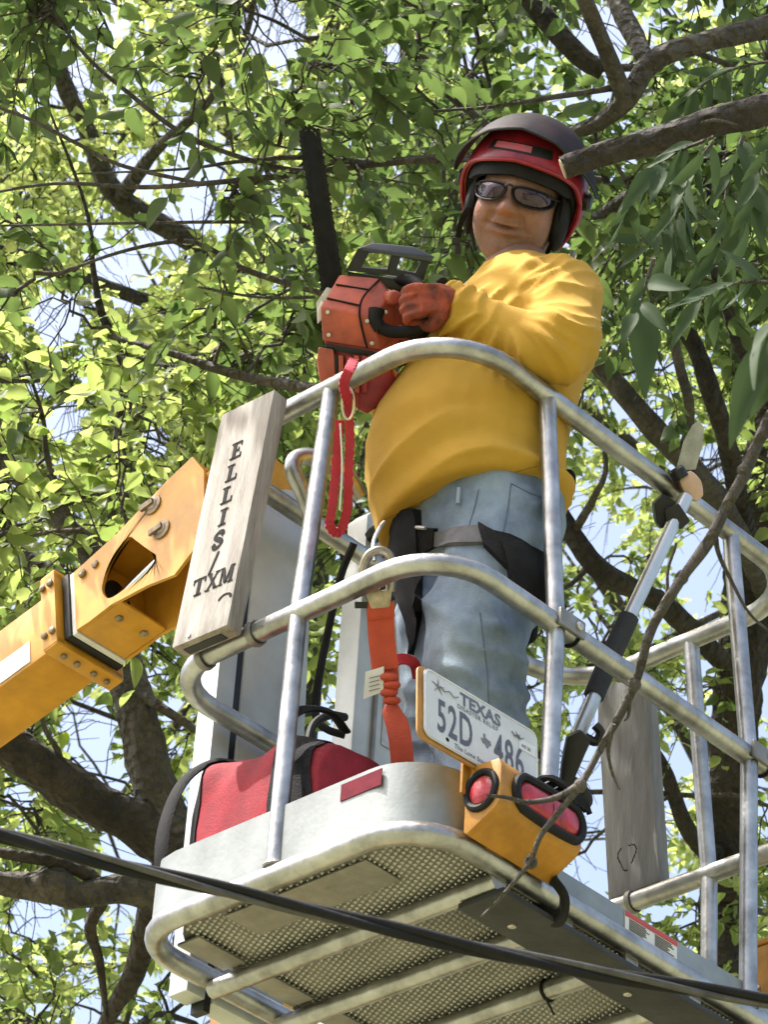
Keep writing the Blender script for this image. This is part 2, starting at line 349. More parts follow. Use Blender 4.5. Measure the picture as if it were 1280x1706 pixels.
# ------------------------------------------------------------------ boom arm
def boom():
    T = thing('boom_arm', 'orange yellow boom arm reaching in from the left to the basket', 'boom', (.395, 1.5, .95))
    # axis runs along +Y, falling away from the basket
    a = unit(V(0, 1, -.217)); up = unit(V(0, .217, 1)); xw = V(1, 0, 0)
    c0 = V(.395, 1.435, 1.155)                    # centre of the section at the flange
    def box_(name, c, h, mat=orange_paint, par=T, bev=.006): return obj(name, MB().box(c, h, (xw, a, up)), mat, par, bevel=bev)
    tube = box_('boom_tube', c0 + a * 1.55, (.073, 1.55, .083))
    # wear pad collar / flange plates
    for s in (-1, 1): box_('flange_plate', c0 + xw * s * .088 - a * .0, (.014, .022, .105), bev=.003)
    for s in (-1, 1): box_('flange_plate', c0 + up * s * .097, (.10, .022, .012), bev=.003)
    box_('wear_pad', c0 - a * .034, (.080, .010, .092), blackp, bev=.002)
    box_('wear_pad', c0 - a * .052, (.075, .007, .090), label_white, bev=.002)
    for s in (-1, 1):
        for q in (-.07, .07):
            b = obj('bolt', MB().lathe(c0 + xw * -.103 + up * q + a * (s * .012), -xw, [(.009, 0), (.009, .006), (.006, .008)], 6), rust, T)
    for q in (-.06, -.02, .03, .07):
        obj('bolt', MB().lathe(c0 + up * -.110 + xw * q, -up, [(.008, 0), (.008, .005), (.005, .007)], 6), rust, T)
    # decal on the arm's side
    obj('arm_decal', MB().box(c0 + xw * -.0745 + a * .17 - up * .045, (.0008, .08, .03), (xw, a, up)), label_white, tube)
    # tip: two side cheeks with an opening, tying plates, pin bosses and the cylinder rod
    def P(yy, zz, x): return c0 + xw * x - a * yy + up * zz     # yy: distance from the flange toward the basket
    for x in (-.078, .070):
        outer = [(.06, .085), (.20, .105), (.36, .150), (.44, .165), (.47, .10), (.46, -.02), (.42, -.10), (.36, -.13), (.28, -.105), (.17, -.085), (.10, -.088), (.06, -.085)]
        hole = [(.145, -.03), (.15, .0), (.17, .035), (.20, .06), (.235, .07), (.255, .045), (.275, .015), (.295, -.015), (.312, -.045), (.285, -.072), (.22, -.070), (.165, -.064)]
        if x < 0:
            oo = [V(*outer[i], 0) * (1 - k / 4) + V(*outer[(i + 1) % 12], 0) * k / 4 for i in range(12) for k in range(4)]; hh = cr([V(*q, 0) for q in hole], 4, closed=True)
            ck = MB().ring([P(p[0], p[1], x) for p in oo], [P(p[0], p[1], x) for p in hh], xw * .008)
        else: ck = MB().prism([P(p, q, x) for p, q in outer], xw * .008)
        obj('cheek_plate', ck, orange_paint, T, smooth=False)
    obj('top_plate', MB().hull([P(p, q, x) for p, q in ((.06, .082), (.36, .155), (.44, .16), (.06, .072), (.36, .145), (.44, .15)) for x in (-.069, .069)]), orange_paint, T, bevel=.002)
    BP = obj('bottom_plate', MB().box(P(.125, -.082, 0), (.069, .065, .004), (xw, a, up)), orange_paint, T, bevel=.002)
    for q in (-.035, .04): obj('bolt', MB().lathe(P(.15, -.086, q), -up, [(.010, 0), (.010, .004), (.006, .006)], 6), rust, T)
    WB = obj('inner_web', MB().box(P(.125, -.002, 0), (.068, .005, .078), (xw, a, up)), orange_paint, T)
    obj('dark_opening', MB().prism([P(.1305, -.012 + .056 * math.sin(t), -.018 + .040 * math.cos(t)) for t in np.linspace(0, 6.283, 25)[:-1]], a * -.002), blackr, WB)
    obj('diagonal_web', MB().hull([P(p, q, x) for p, q in ((.27, .075), (.285, .07), (.42, -.03), (.435, -.02)) for x in (-.068, .068)]), orange_paint, T)
    for p, q in ((.335, .02), (.315, .108)):
        b = obj('pin_boss', MB().lathe(P(p, q, -.078), -xw, [(.024, 0), (.024, .004), (.015, .005), (.013, .008)], 16), rust, T, bevel=.001)
        obj('keeper_bar', MB().box(P(p - .012, q + .004, -.087), (.004, .019, .007), (xw, a, up)), rust, b)
    obj('cylinder_rod', MB().tube([P(.13, -.022, -.022), P(.42, .03, -.022)], .0155, 14), M('chrome_rod', (.7, .7, .68), .18, 1., .05, 10), T)
    # swivel head joining the mounting columns
    obj('swivel_head', MB().hull([P(p, q, x) for p, q in ((.40, .12), (.47, .10), (.60, .10), (.60, -.08), (.42, -.06)) for x in (-.06, .06)]), orange_paint, T, bevel=.006)
    for q in (.06,):
        obj('bolt_hole', MB().lathe(P(.13, q, -.079), -xw, [(.010, 0), (.010, .004), (.006, .006)], 6), rust, T)
        obj('bolt_hole', MB().lathe(P(.09, q, -.079), -xw, [(.011, 0), (.011, .005), (.007, .008)], 6), rust, T)
    return T
boom()
def lower_machine():
    # lower boom and mast of the lift, seen below the basket on its way to the ground
    T = thing('lower_mast', 'orange lower mast of the lift glimpsed under the basket floor', 'mast', (*at(420, 1690, 7.65)[:2], -Z0))
    for (x, y, dd_, yt) in ((386, 1672, 7.6, 0), (456, 1664, 7.7, 0)):
        q = at(x, y, dd_); obj('mast_leg', MB().box(V(q[0], q[1], (q[2] - Z0) / 2), (.022, .05, (q[2] + Z0) / 2)), orange_paint, T, bevel=.006)
    obj('mast_brace', MB().box((at(386, 1700, 7.6) + at(456, 1700, 7.7)) / 2 - V(0, 0, .1), (.10, .03, .02)), orange_paint, T, bevel=.004)
    obj('turntable', MB().lathe(V(*at(420, 1690, 7.65)[:2], -Z0), (0, 0, 1), [(.55, 0), (.55, .35), (.45, .45), (.3, .47)], 24), orange_paint, T)
lower_machine()
def rear_outrigger():
    T = thing('yellow_control_case', 'small yellow corner of a case at the right edge behind the basket', 'case', (1.5, .3, .1))
    c = at(1296, 1640, 6.6)
    obj('case_body', MB().box(c, (.045, .05, .075)), yellow_box, T, bevel=.008)
    obj('case_lid', MB().box(c + V(0, 0, .083), (.047, .052, .007)), yellow_box, T, bevel=.004)
    obj('case_arm', MB().tube([c + V(-.04, .02, -.02), V(BX + .02, .5, .08)], .012, 8), alu, T)
rear_outrigger()

# ------------------------------------------------------------------ wooden boards
def stroke_letters(chars, H, w, gap, vertical=True):
    """old-style serif capitals from strokes: returns list of polygons in (u right, v up)"""
    out = []
    def rect(x0, y0, x1, y1): return [(x0, y0), (x1, y0), (x1, y1), (x0, y1)]
    def bar(x0, y0, x1, y1, t): return [(x0 - t / 2, y0), (x0 + t / 2, y0), (x1 + t / 2, y1), (x1 - t / 2, y1)]
    G = {'E': [rect(.18, 0, .42, 1), rect(.02, 0, .9, .09), rect(.02, .91, .86, 1), rect(.42, .45, .68, .54), rect(.82, 0, .9, .28), rect(.78, .72, .86, 1), rect(.62, .36, .68, .64)],
         'L': [rect(.18, 0, .42, 1), rect(.02, 0, .9, .09), rect(.02, .91, .6, 1), rect(.81, 0, .9, .32)],
         'I': [rect(.38, 0, .62, 1), rect(.2, 0, .8, .09), rect(.2, .91, .8, 1)],
         'T': [rect(.38, 0, .62, 1), rect(.22, 0, .78, .09), rect(.02, .91, .98, 1), rect(.02, .7, .1, 1), rect(.9, .7, .98, 1)],
         'X': [bar(.16, 1, .82, 0, .24), bar(.16, 0, .84, 1, .10), rect(.0, 0, .34, .07), rect(.64, 0, 1, .07), rect(0, .93, .36, 1), rect(.66, .93, 1, 1)],
         'M': [rect(.06, 0, .16, 1), rect(.78, 0, 1.0, 1), bar(.18, 1, .5, .05, .22), bar(.82, 1, .52, .05, .1), rect(-.04, 0, .28, .07), rect(.68, 0, 1.1, .07), rect(-.04, .93, .2, 1), rect(.8, .93, 1.1, 1)],
         '/': [bar(.3, -.1, .75, 1.1, .14)]}
    sp = cr([(.80, .74, 0), (.74, .90, 0), (.5, .97, 0), (.26, .88, 0), (.22, .70, 0), (.42, .56, 0), (.66, .44, 0), (.80, .27, 0), (.70, .1, 0), (.48, .03, 0), (.26, .09, 0), (.18, .28, 0)], 4)
    G['S'] = []
    for i in range(len(sp) - 1):
        a, b = sp[i], sp[i + 1]; d = unit(b - a); n = V(-d[1], d[0], 0)
        ta = .06 + .09 * abs(d[0] * .6 + -d[1] * .8) ** 1.5; G['S'].append([tuple((p + n * s * ta)[:2]) for p, s in ((a, 1), (a, -1), (b, -1), (b, 1))])
    G['S'] += [rect(.74, .66, .82, .96), rect(.16, .04, .24, .36)]
    u = v = 0
    for c in chars:
        for p in G[c]: out.append([(u + x * w, v + y * H) for x, y in p])
        if vertical: v -= H + gap
        else: u += w + gap
    return out
def ellis_board():
    # leans on the outside of the top and middle rails
    up = unit(V(.072, -.046, 1.0)); yv = unit(V(0, 1, 0)); yv = unit(yv - up * (yv @ up)); nx = np.cross(up, yv) * -1
    if nx[0] > 0: nx = -nx                      # outward (towards -X)
    cen = V(-.028, .513, .8165); hw, hh, th = .0735, .281, .019
    T = thing('ellis_sign_board', 'weathered wooden board lettered ELLIS / TXM strapped upright to the rails', 'sign board', (-.03, .53, .54))
    mb = MB(); seg = 14; rings = []
    for k in range(seg + 1):
        t = -1 + 2 * k / seg; c = cen + up * hh * t
        j = [.0016 * noise.noise(Vector((k * .9, q * 7, 3))) for q in range(4)]
        rings.append([c + yv * (-hw + j[0]) - nx * th, c + yv * (hw + j[1]) - nx * th, c + yv * (hw + j[2]) + nx * th, c + yv * (-hw + j[3]) + nx * th])
    mb.loft(rings); B = obj('board', mb, wood, T, bevel=.0025, sharp=50)
    # metal channel seen in the underside
    obj('end_slot', MB().box(cen - up * (hh + .0006) + yv * .006 - nx * .004, (.05, .009, .0012), (yv, nx, up)), blackp, B)
    face = cen + nx * (th + .0008)
    def put(polys, y0, z0, sl=0):
        mb = MB()
        for p in polys:
            q = [face + yv * -(y0 + a) + up * (z0 + b) + nx * 0 for a, b in p]; mb.prism(q, nx * .0009)
        return mb
    # seen from outside (-X), the reading direction runs towards -Y
    col = stroke_letters('ELLIS/', .040, .034, .0145)
    obj('lettering', put(col, -.019, .142), ink, B, smooth=False)
    row = stroke_letters('TXM', .040, .034, .003, vertical=False)
    obj('lettering', put(row, -.048, -.1755), ink, B, smooth=False)
    kn = MB()
    for k in range(9):
        a = math.radians(20 + 150 * k / 8); kn.box(face + yv * (-.052 + .016 * math.cos(a)) + up * (-.215 + .012 * math.sin(a)), (.0028, .0016, .0006), (yv, up, nx))
    obj('knot_crack', kn, ink, B)
    for y in (.452, .585):    # U-straps round the middle rail
        o = obj('pipe_strap', MB().tube([V(.006 + .024 * math.cos(a), y, .553 + .024 * math.sin(a)) for a in np.linspace(0, 6.28, 15)[:-1]], .006, 6, closed=True, flat=(.5, 1.4)), alu_dull, T)
    obj('screw', MB().lathe(face + yv * .03 + up * -.268, nx, [(.005, 0), (.005, .002)], 8), steel, T)
ellis_board()
def rear_board():
    cen = V(BX + .034, .566, .857); hw, hh, th = .069, .262, .019
    T = thing('grey_rear_board', 'bare grey wooden board fixed upright on the far end rails', 'wooden board', (BX + .03, .566, .59))
    mb = MB(); seg = 14; rings = []
    tilt = unit(V(-.045, .045, 1))
    for k in range(seg + 1):
        t = -1 + 2 * k / seg; c = cen + tilt * hh * t; j = [.0015 * noise.noise(Vector((k * .8, q * 5, 9))) for q in range(4)]
        rings.append([c + V(-th, -hw + j[0], 0), c + V(-th, hw + j[1], 0), c + V(th, hw + j[2], 0), c + V(th, -hw + j[3], 0)])
    mb.loft(rings); B = obj('board', mb, wood_grey, T, bevel=.0025, sharp=50)
    for z in (.553, 1.1):
        cx = BX + .006 if z < .8 else BX - .053
        obj('pipe_strap', MB().tube([V(cx + .024 * math.cos(a), .54, z + .024 * math.sin(a)) for a in np.linspace(0, 6.28, 15)[:-1]], .005, 6, closed=True, flat=(.5, 1.4)), alu_dull, T)
    k = MB()
    for i in range(22):
        a = 2 * math.pi * i / 22 + .2; rr = .023 + .004 * math.sin(3 * a)
        if 1.0 < a < 1.7 or 4 < a < 4.5: continue
        k.box(cen + V(-th - .004, -.005 + rr * math.cos(a), -.185 + 1.25 * rr * math.sin(a)), (.0006, .0042, .0012), (V(1, 0, 0), V(0, -math.sin(a), 1.2 * math.cos(a)), V(0, math.cos(a), math.sin(a))))
    obj('knot_crack', k, ink, B)
    obj('eye_bolt', MB().tube([cen + tilt * .232 + V(-th - .012, .05 + .009 * math.cos(a), .009 * math.sin(a)) for a in np.linspace(0, 6.28, 13)[:-1]], .0026, 6, closed=True), steel, T)
rear_board()

# ------------------------------------------------------------------ lamp box with licence plate
def lamp_box():
    T = thing('trailer_lamp_box', 'yellow tail lamp box with round and oval red lenses on the basket corner', 'tail lamp', (.2, -.06, 0))
    ex = unit(V(1, 0, .015)); n = V(0, -1, 0); z = V(0, 0, 1)
    x0, x1 = .088, .300
    # housing: outer long side faces -Y, slanted under side
    prof = [(-.024, .128), (-.098, .122), (-.104, .106), (-.104, .040), (-.092, .027), (-.030, -.004), (-.024, .002)]
    H = obj('housing', MB().loft([[V(x0, y, zz) for y, zz in prof], [V(x1, y, zz) for y, zz in prof]]), yellow_box, T, bevel=.004)
    obj('cap_seam', MB().loft([[V(x0 - .006, y * 1.0 - .001, zz) for y, zz in prof], [V(x0 + .008, y * 1.0 - .001, zz) for y, zz in prof]]), yellow_box, T, bevel=.003)
    # round lamp in the end
    c = V(x0 - .006, -.063, .070)
    R1 = obj('round_lens', MB().lathe(c, (-1, 0, 0), [(.026, -.004), (.025, .003), (.018, .006), (.006, .0075)], 24), red_lens, T)
    obj('rubber_ring', MB().tube([c + V(-.002, .0325 * math.cos(a), .0345 * math.sin(a)) for a in np.linspace(0, 6.283, 29)[:-1]], .0068, 8, closed=True), blackr, R1)
    # oval lamp in the long side
    c = V(.207, -.105, .076); a_ = np.linspace(0, 6.283, 41)[:-1]
    def oval(rx, rz, y): return [c + V((rx - rz) * np.sign(math.cos(a)) * min(1, abs(math.cos(a)) * 2.2) + rz * math.cos(a), y, rz * math.sin(a)) for a in a_]
    o = MB().loft([oval(.079, .027, 0), oval(.078, .026, -.005), oval(.071, .019, -.010), oval(.05, .007, -.0125)]); R2 = obj('oval_lens', o, red_lens, T, sharp=60)
    obj('rubber_ring', MB().tube(oval(.0885, .0345, -.003), .0085, 8, closed=True), blackr, R2)
    obj('lens_rib', MB().box(c + V(.0, -.011, 0), (.001, .0015, .026)), red_lens, R2)
    # wiring loom over the top, black strap hooking the base rail
    w = MB()
    for k in range(5):
        w.tube(cr([V(.20 + k * .012, -.05, .115), V(.215 + k * .012, -.085, .150 + .006 * (k % 2)), V(.245 + k * .011, -.112, .135), V(.27 + k * .01, -.112, .112)], 5), .0055, 6)
    obj('wiring_loom', w, blackr, T)
    obj('hold_strap', MB().tube(cr([V(.295, -.045, .0), V(.315, -.055, -.03), V(.335, -.03, -.052), V(.335, .0, -.04), V(.33, .02, -.01), V(.325, .0, .03), V(.32, -.025, .01)], 5), .012, 8, flat=(.4, 1.3)), blackr, T)
    # yellow plate holder
    obj('plate_bracket', MB().box(V(.085, -.030, .14), (.02, .003, .07)), yellow_box, T, bevel=.002)
    return T
lamp_box()
def plate():
    T = thing('licence_plate', 'white Texas licence plate reading 52D 486 above the lamp box', 'licence plate', (.1, -.045, .13))
    o = V(-.053, -.047, .122); ex = unit(V(.293, 0, .0105)); ez = unit(V(.012, .02, .152)); n = np.cross(ex, ez); W_, H_ = .302, .152
    if n[1] > 0: n = -n
    def rr(r, m, dd):
        P = []
        for cx, cy, a0 in ((W_ - m - r, H_ - m - r, 0), (m + r, H_ - m - r, 90), (m + r, m + r, 180), (W_ - m - r, m + r, 270)):
            for k in range(6):
                a = math.radians(a0 + 18 * k); P.append(o + ex * (cx + r * math.cos(a)) + ez * (cy + r * math.sin(a)) + n * dd)
        return P
    obj('backing_plate', MB().prism([p - ex * .009 - ez * .004 for p in rr(.016, -.004, -.006)], n * .004), yellow_box, T, bevel=.001)
    mb = MB().prism(rr(.018, 0, 0), n * .0012)
    P = obj('plate', mb, white_paint, T)
    obj('rolled_edge', MB().tube(rr(.015, .004, .0012), .0014, 6, closed=True), white_paint, P)
    def lay(vf, u, v, mat, name='lettering', d=.0018, sh=0):
        vs, fs = vf; m = MB(); m.add([o + ex * (u + a + sh * b) + ez * (v + b) + n * d for a, b in vs], fs); return obj(name, m, mat, P, smooth=False)
    tx = M('texas_print', (.14, .14, .16), .5, 0, .15, 40); dg = M('digit_print', (.10, .10, .12), .5, 0, .15, 40)
    lay(text_mesh('TEXAS', .036, .98, .0014, 1.05), .094, .115, tx)
    lay(text_mesh('DISASTER RELIEF', .0135, .98, .0002, 1.12), .086, .1015, ink_grey)
    lay(text_mesh('52D', .100, .50, .0016, 1.12), .033, .027, dg)
    lay(text_mesh('486', .100, .50, .0016, 1.12), .182, .027, dg)
    lay(text_mesh('The Lone Star State', .0140, .95, .0003, 1.05), .078, .009, ink_grey)
    tex = [(0, .5), (.25, .5), (.25, 1), (.45, 1), (.45, .72), (.7, .64), (.92, .62), (.95, .42), (1, .3), (.78, .14), (.66, -.1), (.55, -.12), (.42, .12), (.3, .18), (.22, .12), (.1, .32)]
    m = MB(); m.prism([o + ex * (.147 + a * .028) + ez * (.052 + b * .026) + n * .0016 for a, b in tex], n * .0004); obj('state_outline', m, ink_grey, P, smooth=False)
    # barbed wire star, second wire barb, bolt holes, stickers
    st = MB()
    for k in range(5):
        a = math.radians(90 + 72 * k); st.tube([o + ex * .036 + ez * .122 + n * .0022, o + ex * (.036 + .017 * math.cos(a)) + ez * (.122 + .017 * math.sin(a)) + n * .0022], [.0016, .0004], 5)
    st.tube(cr([o + ex * (.04 + .012 * k) + ez * (.122 + .003 * (-1) ** k) + n * .003 for k in range(5)], 3), .0009, 5)
    st.tube(cr([o + ex * (.23 + .008 * k) + ez * (.117 + .003 * (-1) ** k) + n * .003 for k in range(5)], 3), .0011, 5)
    for a in (.6, 2.2, 3.8, 5.4): st.tube([o + ex * .246 + ez * .117 + n * .003, o + ex * (.246 + .009 * math.cos(a)) + ez * (.117 + .009 * math.sin(a)) + n * .003], [.0012, .0004], 5)
    obj('barbed_wire_print', st, ink_grey, P)['kind'] = 'stuff'
    hl = MB().lathe(o + ex * .060 + ez * .017 + n * .0014, n, [(.0042, 0), (.0042, .0006)], 10); obj('bolt_hole', hl, ink, P)
    sk = obj('registration_sticker', MB().box(o + ex * .273 + ez * .104 + n * .0017, (.022, .012, .0003), (ex, ez, n)), label_white, P)
    lay(text_mesh('445 20', .010, .9, .0003), .256, .0985, ink_grey, d=.0024)
plate()

# ------------------------------------------------------------------ tool bag
def bag():
    T = thing('red_tool_bag', 'red cloth tool bag with black straps lying inside the basket', 'tool bag', (.16, .45, .02))
    def sec(y, s=1.0, dz=0):
        P = []
        for k in range(40):
            a = 2 * math.pi * k / 40; ca, sa = math.cos(a), math.sin(a)
            x = .105 * s * np.sign(ca) * abs(ca) ** .7; zz = .140 * s * np.sign(sa) * abs(sa) ** .55
            w = .014 * noise.noise(Vector((x * 9, y * 9, zz * 9 + 4))) + .012 * noise.noise(Vector((x * 22, y * 16, zz * 20)))
            P.append(V(.145 + x * (1 + w * 6), y, .18 + dz + zz * (1 + w * 6)))
        return P
    ys = np.linspace(.292, .655, 40)
    rings = []
    for y in ys:
        e = max(abs((y - .45) / .205), 0); s = (1 - .35 * max(0, e - .72) / .28) ; top = .022 * math.exp(-((y - .40) / .09) ** 2) + .075 * min(1, max(0, (y - .30) / .30)) - .02
        rings.append([p + V(0, 0, top * max(0, (p[2] - .1) / .25)) for p in sec(y, s)])
    B = obj('bag_body', MB().loft(rings), red_cloth, T, sharp=70)
    def band(y0, y1, name='strap', off=.004, tw=0):
        rs = []
        for y in np.linspace(y0, y1, 5):
            e = abs((y - .45) / .205); s = (1 - .35 * max(0, e - .72) / .28); top = .022 * math.exp(-((y - .40) / .09) ** 2) + .075 * min(1, max(0, (y - .30) / .30)) - .02
            q = [p + V(0, 0, top * max(0, (p[2] - .1) / .25)) for p in sec(y, s)]
            c = V(.145, y, .18); rs.append([c + (p - c) * (1 + off / .12) + V(0, tw * (p[2] - .195), 0) for p in q])
        obj(name, MB().loft(rs, cap=False), black_web, T, sharp=70)
    band(.325, .41); band(.600, .652, off=.004); band(.306, .322, off=.007, tw=.12)
    bt = MB(); rs = []
    for y in np.linspace(.285, .65, 12):
        rs.append([V(.145 - .1125, y, .03), V(.145 - .1155, y, .09), V(.145 - .11, y, .095), V(.145 - .105, y, .03)])
    obj('base_trim', bt.loft(rs), black_web, T)
    hd = cr([V(.035, .645, .06), V(.012, .655, .15), V(.02, .66, .24), V(.05, .655, .33), V(.10, .63, .385), V(.15, .59, .38)], 6)
    obj('carry_handle', MB().tube(hd, .013, 8, flat=(.5, 1.4)), black_web, T)
    hd = cr([V(.025, .37, .27), V(.01, .355, .32), V(.03, .335, .355), V(.09, .325, .375), V(.14, .33, .36)], 6)
    obj('carry_handle', MB().tube(hd, .012, 8, flat=(.5, 1.4)), black_web, T)
bag()

# ------------------------------------------------------------------ lanyards
def saw_lanyard():
    T = thing('red_saw_lanyard', 'red elastic saw lanyard looped over the top rail and hanging down', 'lanyard', (.03, .27, .72))
    def strap(P, w, mat, name, gather=0):
        P = cr(P, 10); mb = MB(); rings = []
        for i, p in enumerate(P):
            tg = unit(P[min(i + 1, len(P) - 1)] - P[max(i - 1, 0)]); sx = unit(np.cross(tg, CF)); nn = np.cross(sx, tg)
            g = 1 + gather * math.sin(i * 2.3); t = .0035 * (1 + gather * 2 * abs(math.sin(i * 1.15)))
            off = sx * gather * .006 * math.sin(i * 2.3 + 1)
            rings.append([p + off - sx * w * g / 2 - nn * t, p + off + sx * w * g / 2 - nn * t, p + off + sx * w * g / 2 + nn * t, p + off - sx * w * g / 2 + nn * t])
        return obj(name, mb.loft(rings), mat, T, sharp=60, bevel=.001)
    d = 5.86
    strap([at(590, 600, 5.98), at(582, 616, d - .06), at(573, 640, d - .05), at(580, 675, d - .01), at(583, 730, d), at(581, 790, d), at(578, 850, d + .01), at(566, 886, d + .01), at(550, 876, d), at(554, 840, d), at(560, 780, d + .01), at(566, 700, d + .01)], .017, red_web, 'elastic_web', .16)
    rg = MB().tube([at(580, 672, d - .02) + CR * .011 * math.cos(a) + CU * .03 * math.sin(a) + CF * .004 * math.sin(a) for a in np.linspace(0, 6.28, 21)[:-1]], .0026, 6, closed=True)
    obj('split_ring', rg, M('brass_ring', (.6, .5, .3), .3, .9), T)
    obj('white_seam', MB().tube(cr([at(567, 705, d - .005), at(570, 780, d - .006), at(566, 850, d - .006)], 5), .0018, 5), label_white, T)
saw_lanyard()
def orange_lanyard():
    T = thing('orange_safety_lanyard', 'orange safety lanyard with steel hook clipped below the harness', 'safety lanyard', (.12, .17, .1))
    dd = 5.74
    hook = cr([at(633, 985, dd), at(612, 980, dd), at(605, 950, dd), at(615, 925, dd), at(634, 917, dd), at(650, 928, dd), at(652, 955, dd), at(650, 985, dd)], 5)
    H = obj('snap_hook', MB().tube(hook, .0085, 8, flat=(1, 1)), M('hook_steel', (.42, .36, .27), .4, .85, .3, 40), T)
    obj('hook_base', MB().hull([at(x, y, q) for x, y in ((608, 985), (654, 982), (650, 1012), (618, 1015)) for q in (dd - .008, dd + .008)]), M('hook_base_steel', (.42, .35, .25), .45, .8, .3, 40), H, bevel=.003)
    obj('lock_lever', MB().box(at(602, 1008, dd), (.012, .008, .006), (CR, CF, CU)), blackp, H, bevel=.002)
    obj('swivel_ring', MB().tube(cr([at(624, 935, dd - .01), at(622, 905, dd + .02), at(632, 880, dd + .05), at(640, 870, dd + .1)], 5), .004, 6), steel, H)
    def ribbon(pts, w, mat, name, tw=()):
        P = cr([at(x, y, q) for x, y, q in pts], 8); rings = []; N = len(P)
        for i, p in enumerate(P):
            tg = unit(P[min(i + 1, N - 1)] - P[max(i - 1, 0)]); sx = unit(np.cross(tg, CF)); nn = np.cross(sx, tg)
            a = np.interp(i / (N - 1), np.linspace(0, 1, len(tw)), tw) if len(tw) else 0
            s = sx * math.cos(a) + nn * math.sin(a); m = np.cross(s, tg)
            rings.append([p - s * w / 2 - m * .0022, p + s * w / 2 - m * .0022, p + s * w / 2 + m * .0022, p - s * w / 2 + m * .0022])
        return obj(name, MB().loft(rings), mat, T, sharp=60)
    ribbon([(633, 1003, dd), (636, 1060, dd), (642, 1115, dd)], .049, orange_web, 'stitched_end')
    ribbon([(634, 1004, dd - .004), (635, 1022, dd - .006), (636, 1030, dd - .004)], .050, orange_web, 'loop_fold')
    ribbon([(643, 1105, dd + .006), (652, 1150, dd + .01), (650, 1180, dd), (664, 1215, dd - .02), (670, 1262, dd - .03), (672, 1300, dd - .03)], .042, orange_web, 'shock_web', (.2, 1.0, 2.3, 3.0, 3.3, 3.1))
    ribbon([(648, 1110, dd + .012), (668, 1098, dd + .02), (690, 1105, dd + .04), (697, 1130, dd + .08)], .020, red_web, 'spare_web', (.9, .3, 0, -.3))
    g = MB()
    for k in range(4): g.ell(at(648 + 5 * (k % 2), 1128 + k * 13, dd - .012), (.017, .010, .009), (CR, CF, CU), 10, 7)
    obj('gathered_web', g, orange_web, T)
    obj('label_tag', MB().prism([at(609, 1120, dd - .012), at(640, 1110, dd - .012), at(639, 1152, dd - .014), at(605, 1165, dd - .014)], CF * .003), label_white, T)
    tl = MB()
    for k in range(4): tl.box(at(624, 1128 + k * 7, dd - .0155), (.010, .0004, .0008), (CR + CU * .25, CF, CU))
    obj('tag_print', tl, ink_grey, T)
orange_lanyard()

# ------------------------------------------------------------------ pole saw
def pole_saw():
    T = thing('pole_saw', 'electric pole saw with foam grip leaning against the far rails', 'pole saw', (.65, .2, .05))
    A = V(.620, .185, .535); 
    p_ = lambda x, y, t: at(x, y, 5.98 + t * .62)     # rises away from the photographer
    sil = M('pole_alu', (.6, .62, .6), .35, .8, .1, 8)
    obj('lower_pole', MB().tube([p_(1000, 1140, .12), p_(957, 1240, 0)], .0145, 12), sil, T)
    obj('foam_grip', MB().tube(cr([p_(1049, 1028, .26), p_(1020, 1090, .19), p_(990, 1160, .1)], 5), [.0205, .021, .021, .0205], 12), M('foam', (.035, .036, .04), .85, 0, .2, 30, .2, 200), T)
    obj('upper_pole', MB().tube([p_(1049, 1028, .26), p_(1144, 828, .55)], .0145, 12), sil, T)
    obj('pole_clamp', MB().hull([p_(x, y, .5) + CF * q for x, y in ((1108, 848), (1130, 838), (1150, 868), (1135, 882), (1112, 876)) for q in (-.02, .02)]), blackp, T, bevel=.004)
    hd = obj('saw_head', MB().hull([p_(x, y, .56) + CF * q for x, y in ((1092, 870), (1088, 838), (1105, 822), (1128, 838), (1122, 866), (1102, 882)) for q in (-.025, .03)]), blackp, T, bevel=.006)
    obj('motor_case', MB().hull([p_(x, y, .6) + CF * q for x, y in ((1128, 800), (1150, 782), (1168, 800), (1172, 825), (1160, 838), (1140, 826)) for q in (-.03, .03)]), M('peach_plastic', (.72, .48, .36), .5, 0, .2, 14), T, bevel=.012)
    obj('oil_cap', MB().lathe(p_(1131, 789, .56), unit(CU - CR * .6), [(.017, -.012), (.017, .008), (.012, .013)], 12), blackp, T)
    bl = [(1127, 784), (1140, 735), (1155, 708), (1165, 701), (1174, 712), (1172, 740), (1160, 782)]
    obj('guide_bar', MB().prism([p_(x, y, .66) for x, y in bl], CF * .006), M('bar_steel', (.33, .34, .34), .4, .8, .3, 20), T)
    # motor grip at the foot, with trigger hook
    obj('rear_grip', MB().hull([p_(x, y, -.02) + CF * q for x, y in ((945, 1225), (968, 1215), (985, 1232), (968, 1268), (948, 1318), (930, 1330), (936, 1270)) for q in (-.02, .025)]), blackp, T, bevel=.006)
    obj('trigger_guard', MB().tube(cr([p_(975, 1228, 0), p_(994, 1236, 0), p_(1001, 1220, 0), p_(992, 1208, 0)], 5), .009, 8), blackp, T)
    obj('rear_handle', MB().tube(cr([p_(938, 1320, -.03), p_(950, 1300, -.03), p_(972, 1316, -.03), p_(979, 1336, -.03), p_(962, 1345, -.03), p_(945, 1344, -.03)], 5), .011, 8), blackp, T)
    obj('battery_foot', MB().hull([p_(x, y, -.05) + CF * q for x, y in ((925, 1330), (955, 1335), (960, 1400), (935, 1410)) for q in (-.03, .03)]), blackp, T, bevel=.006)
pole_saw()
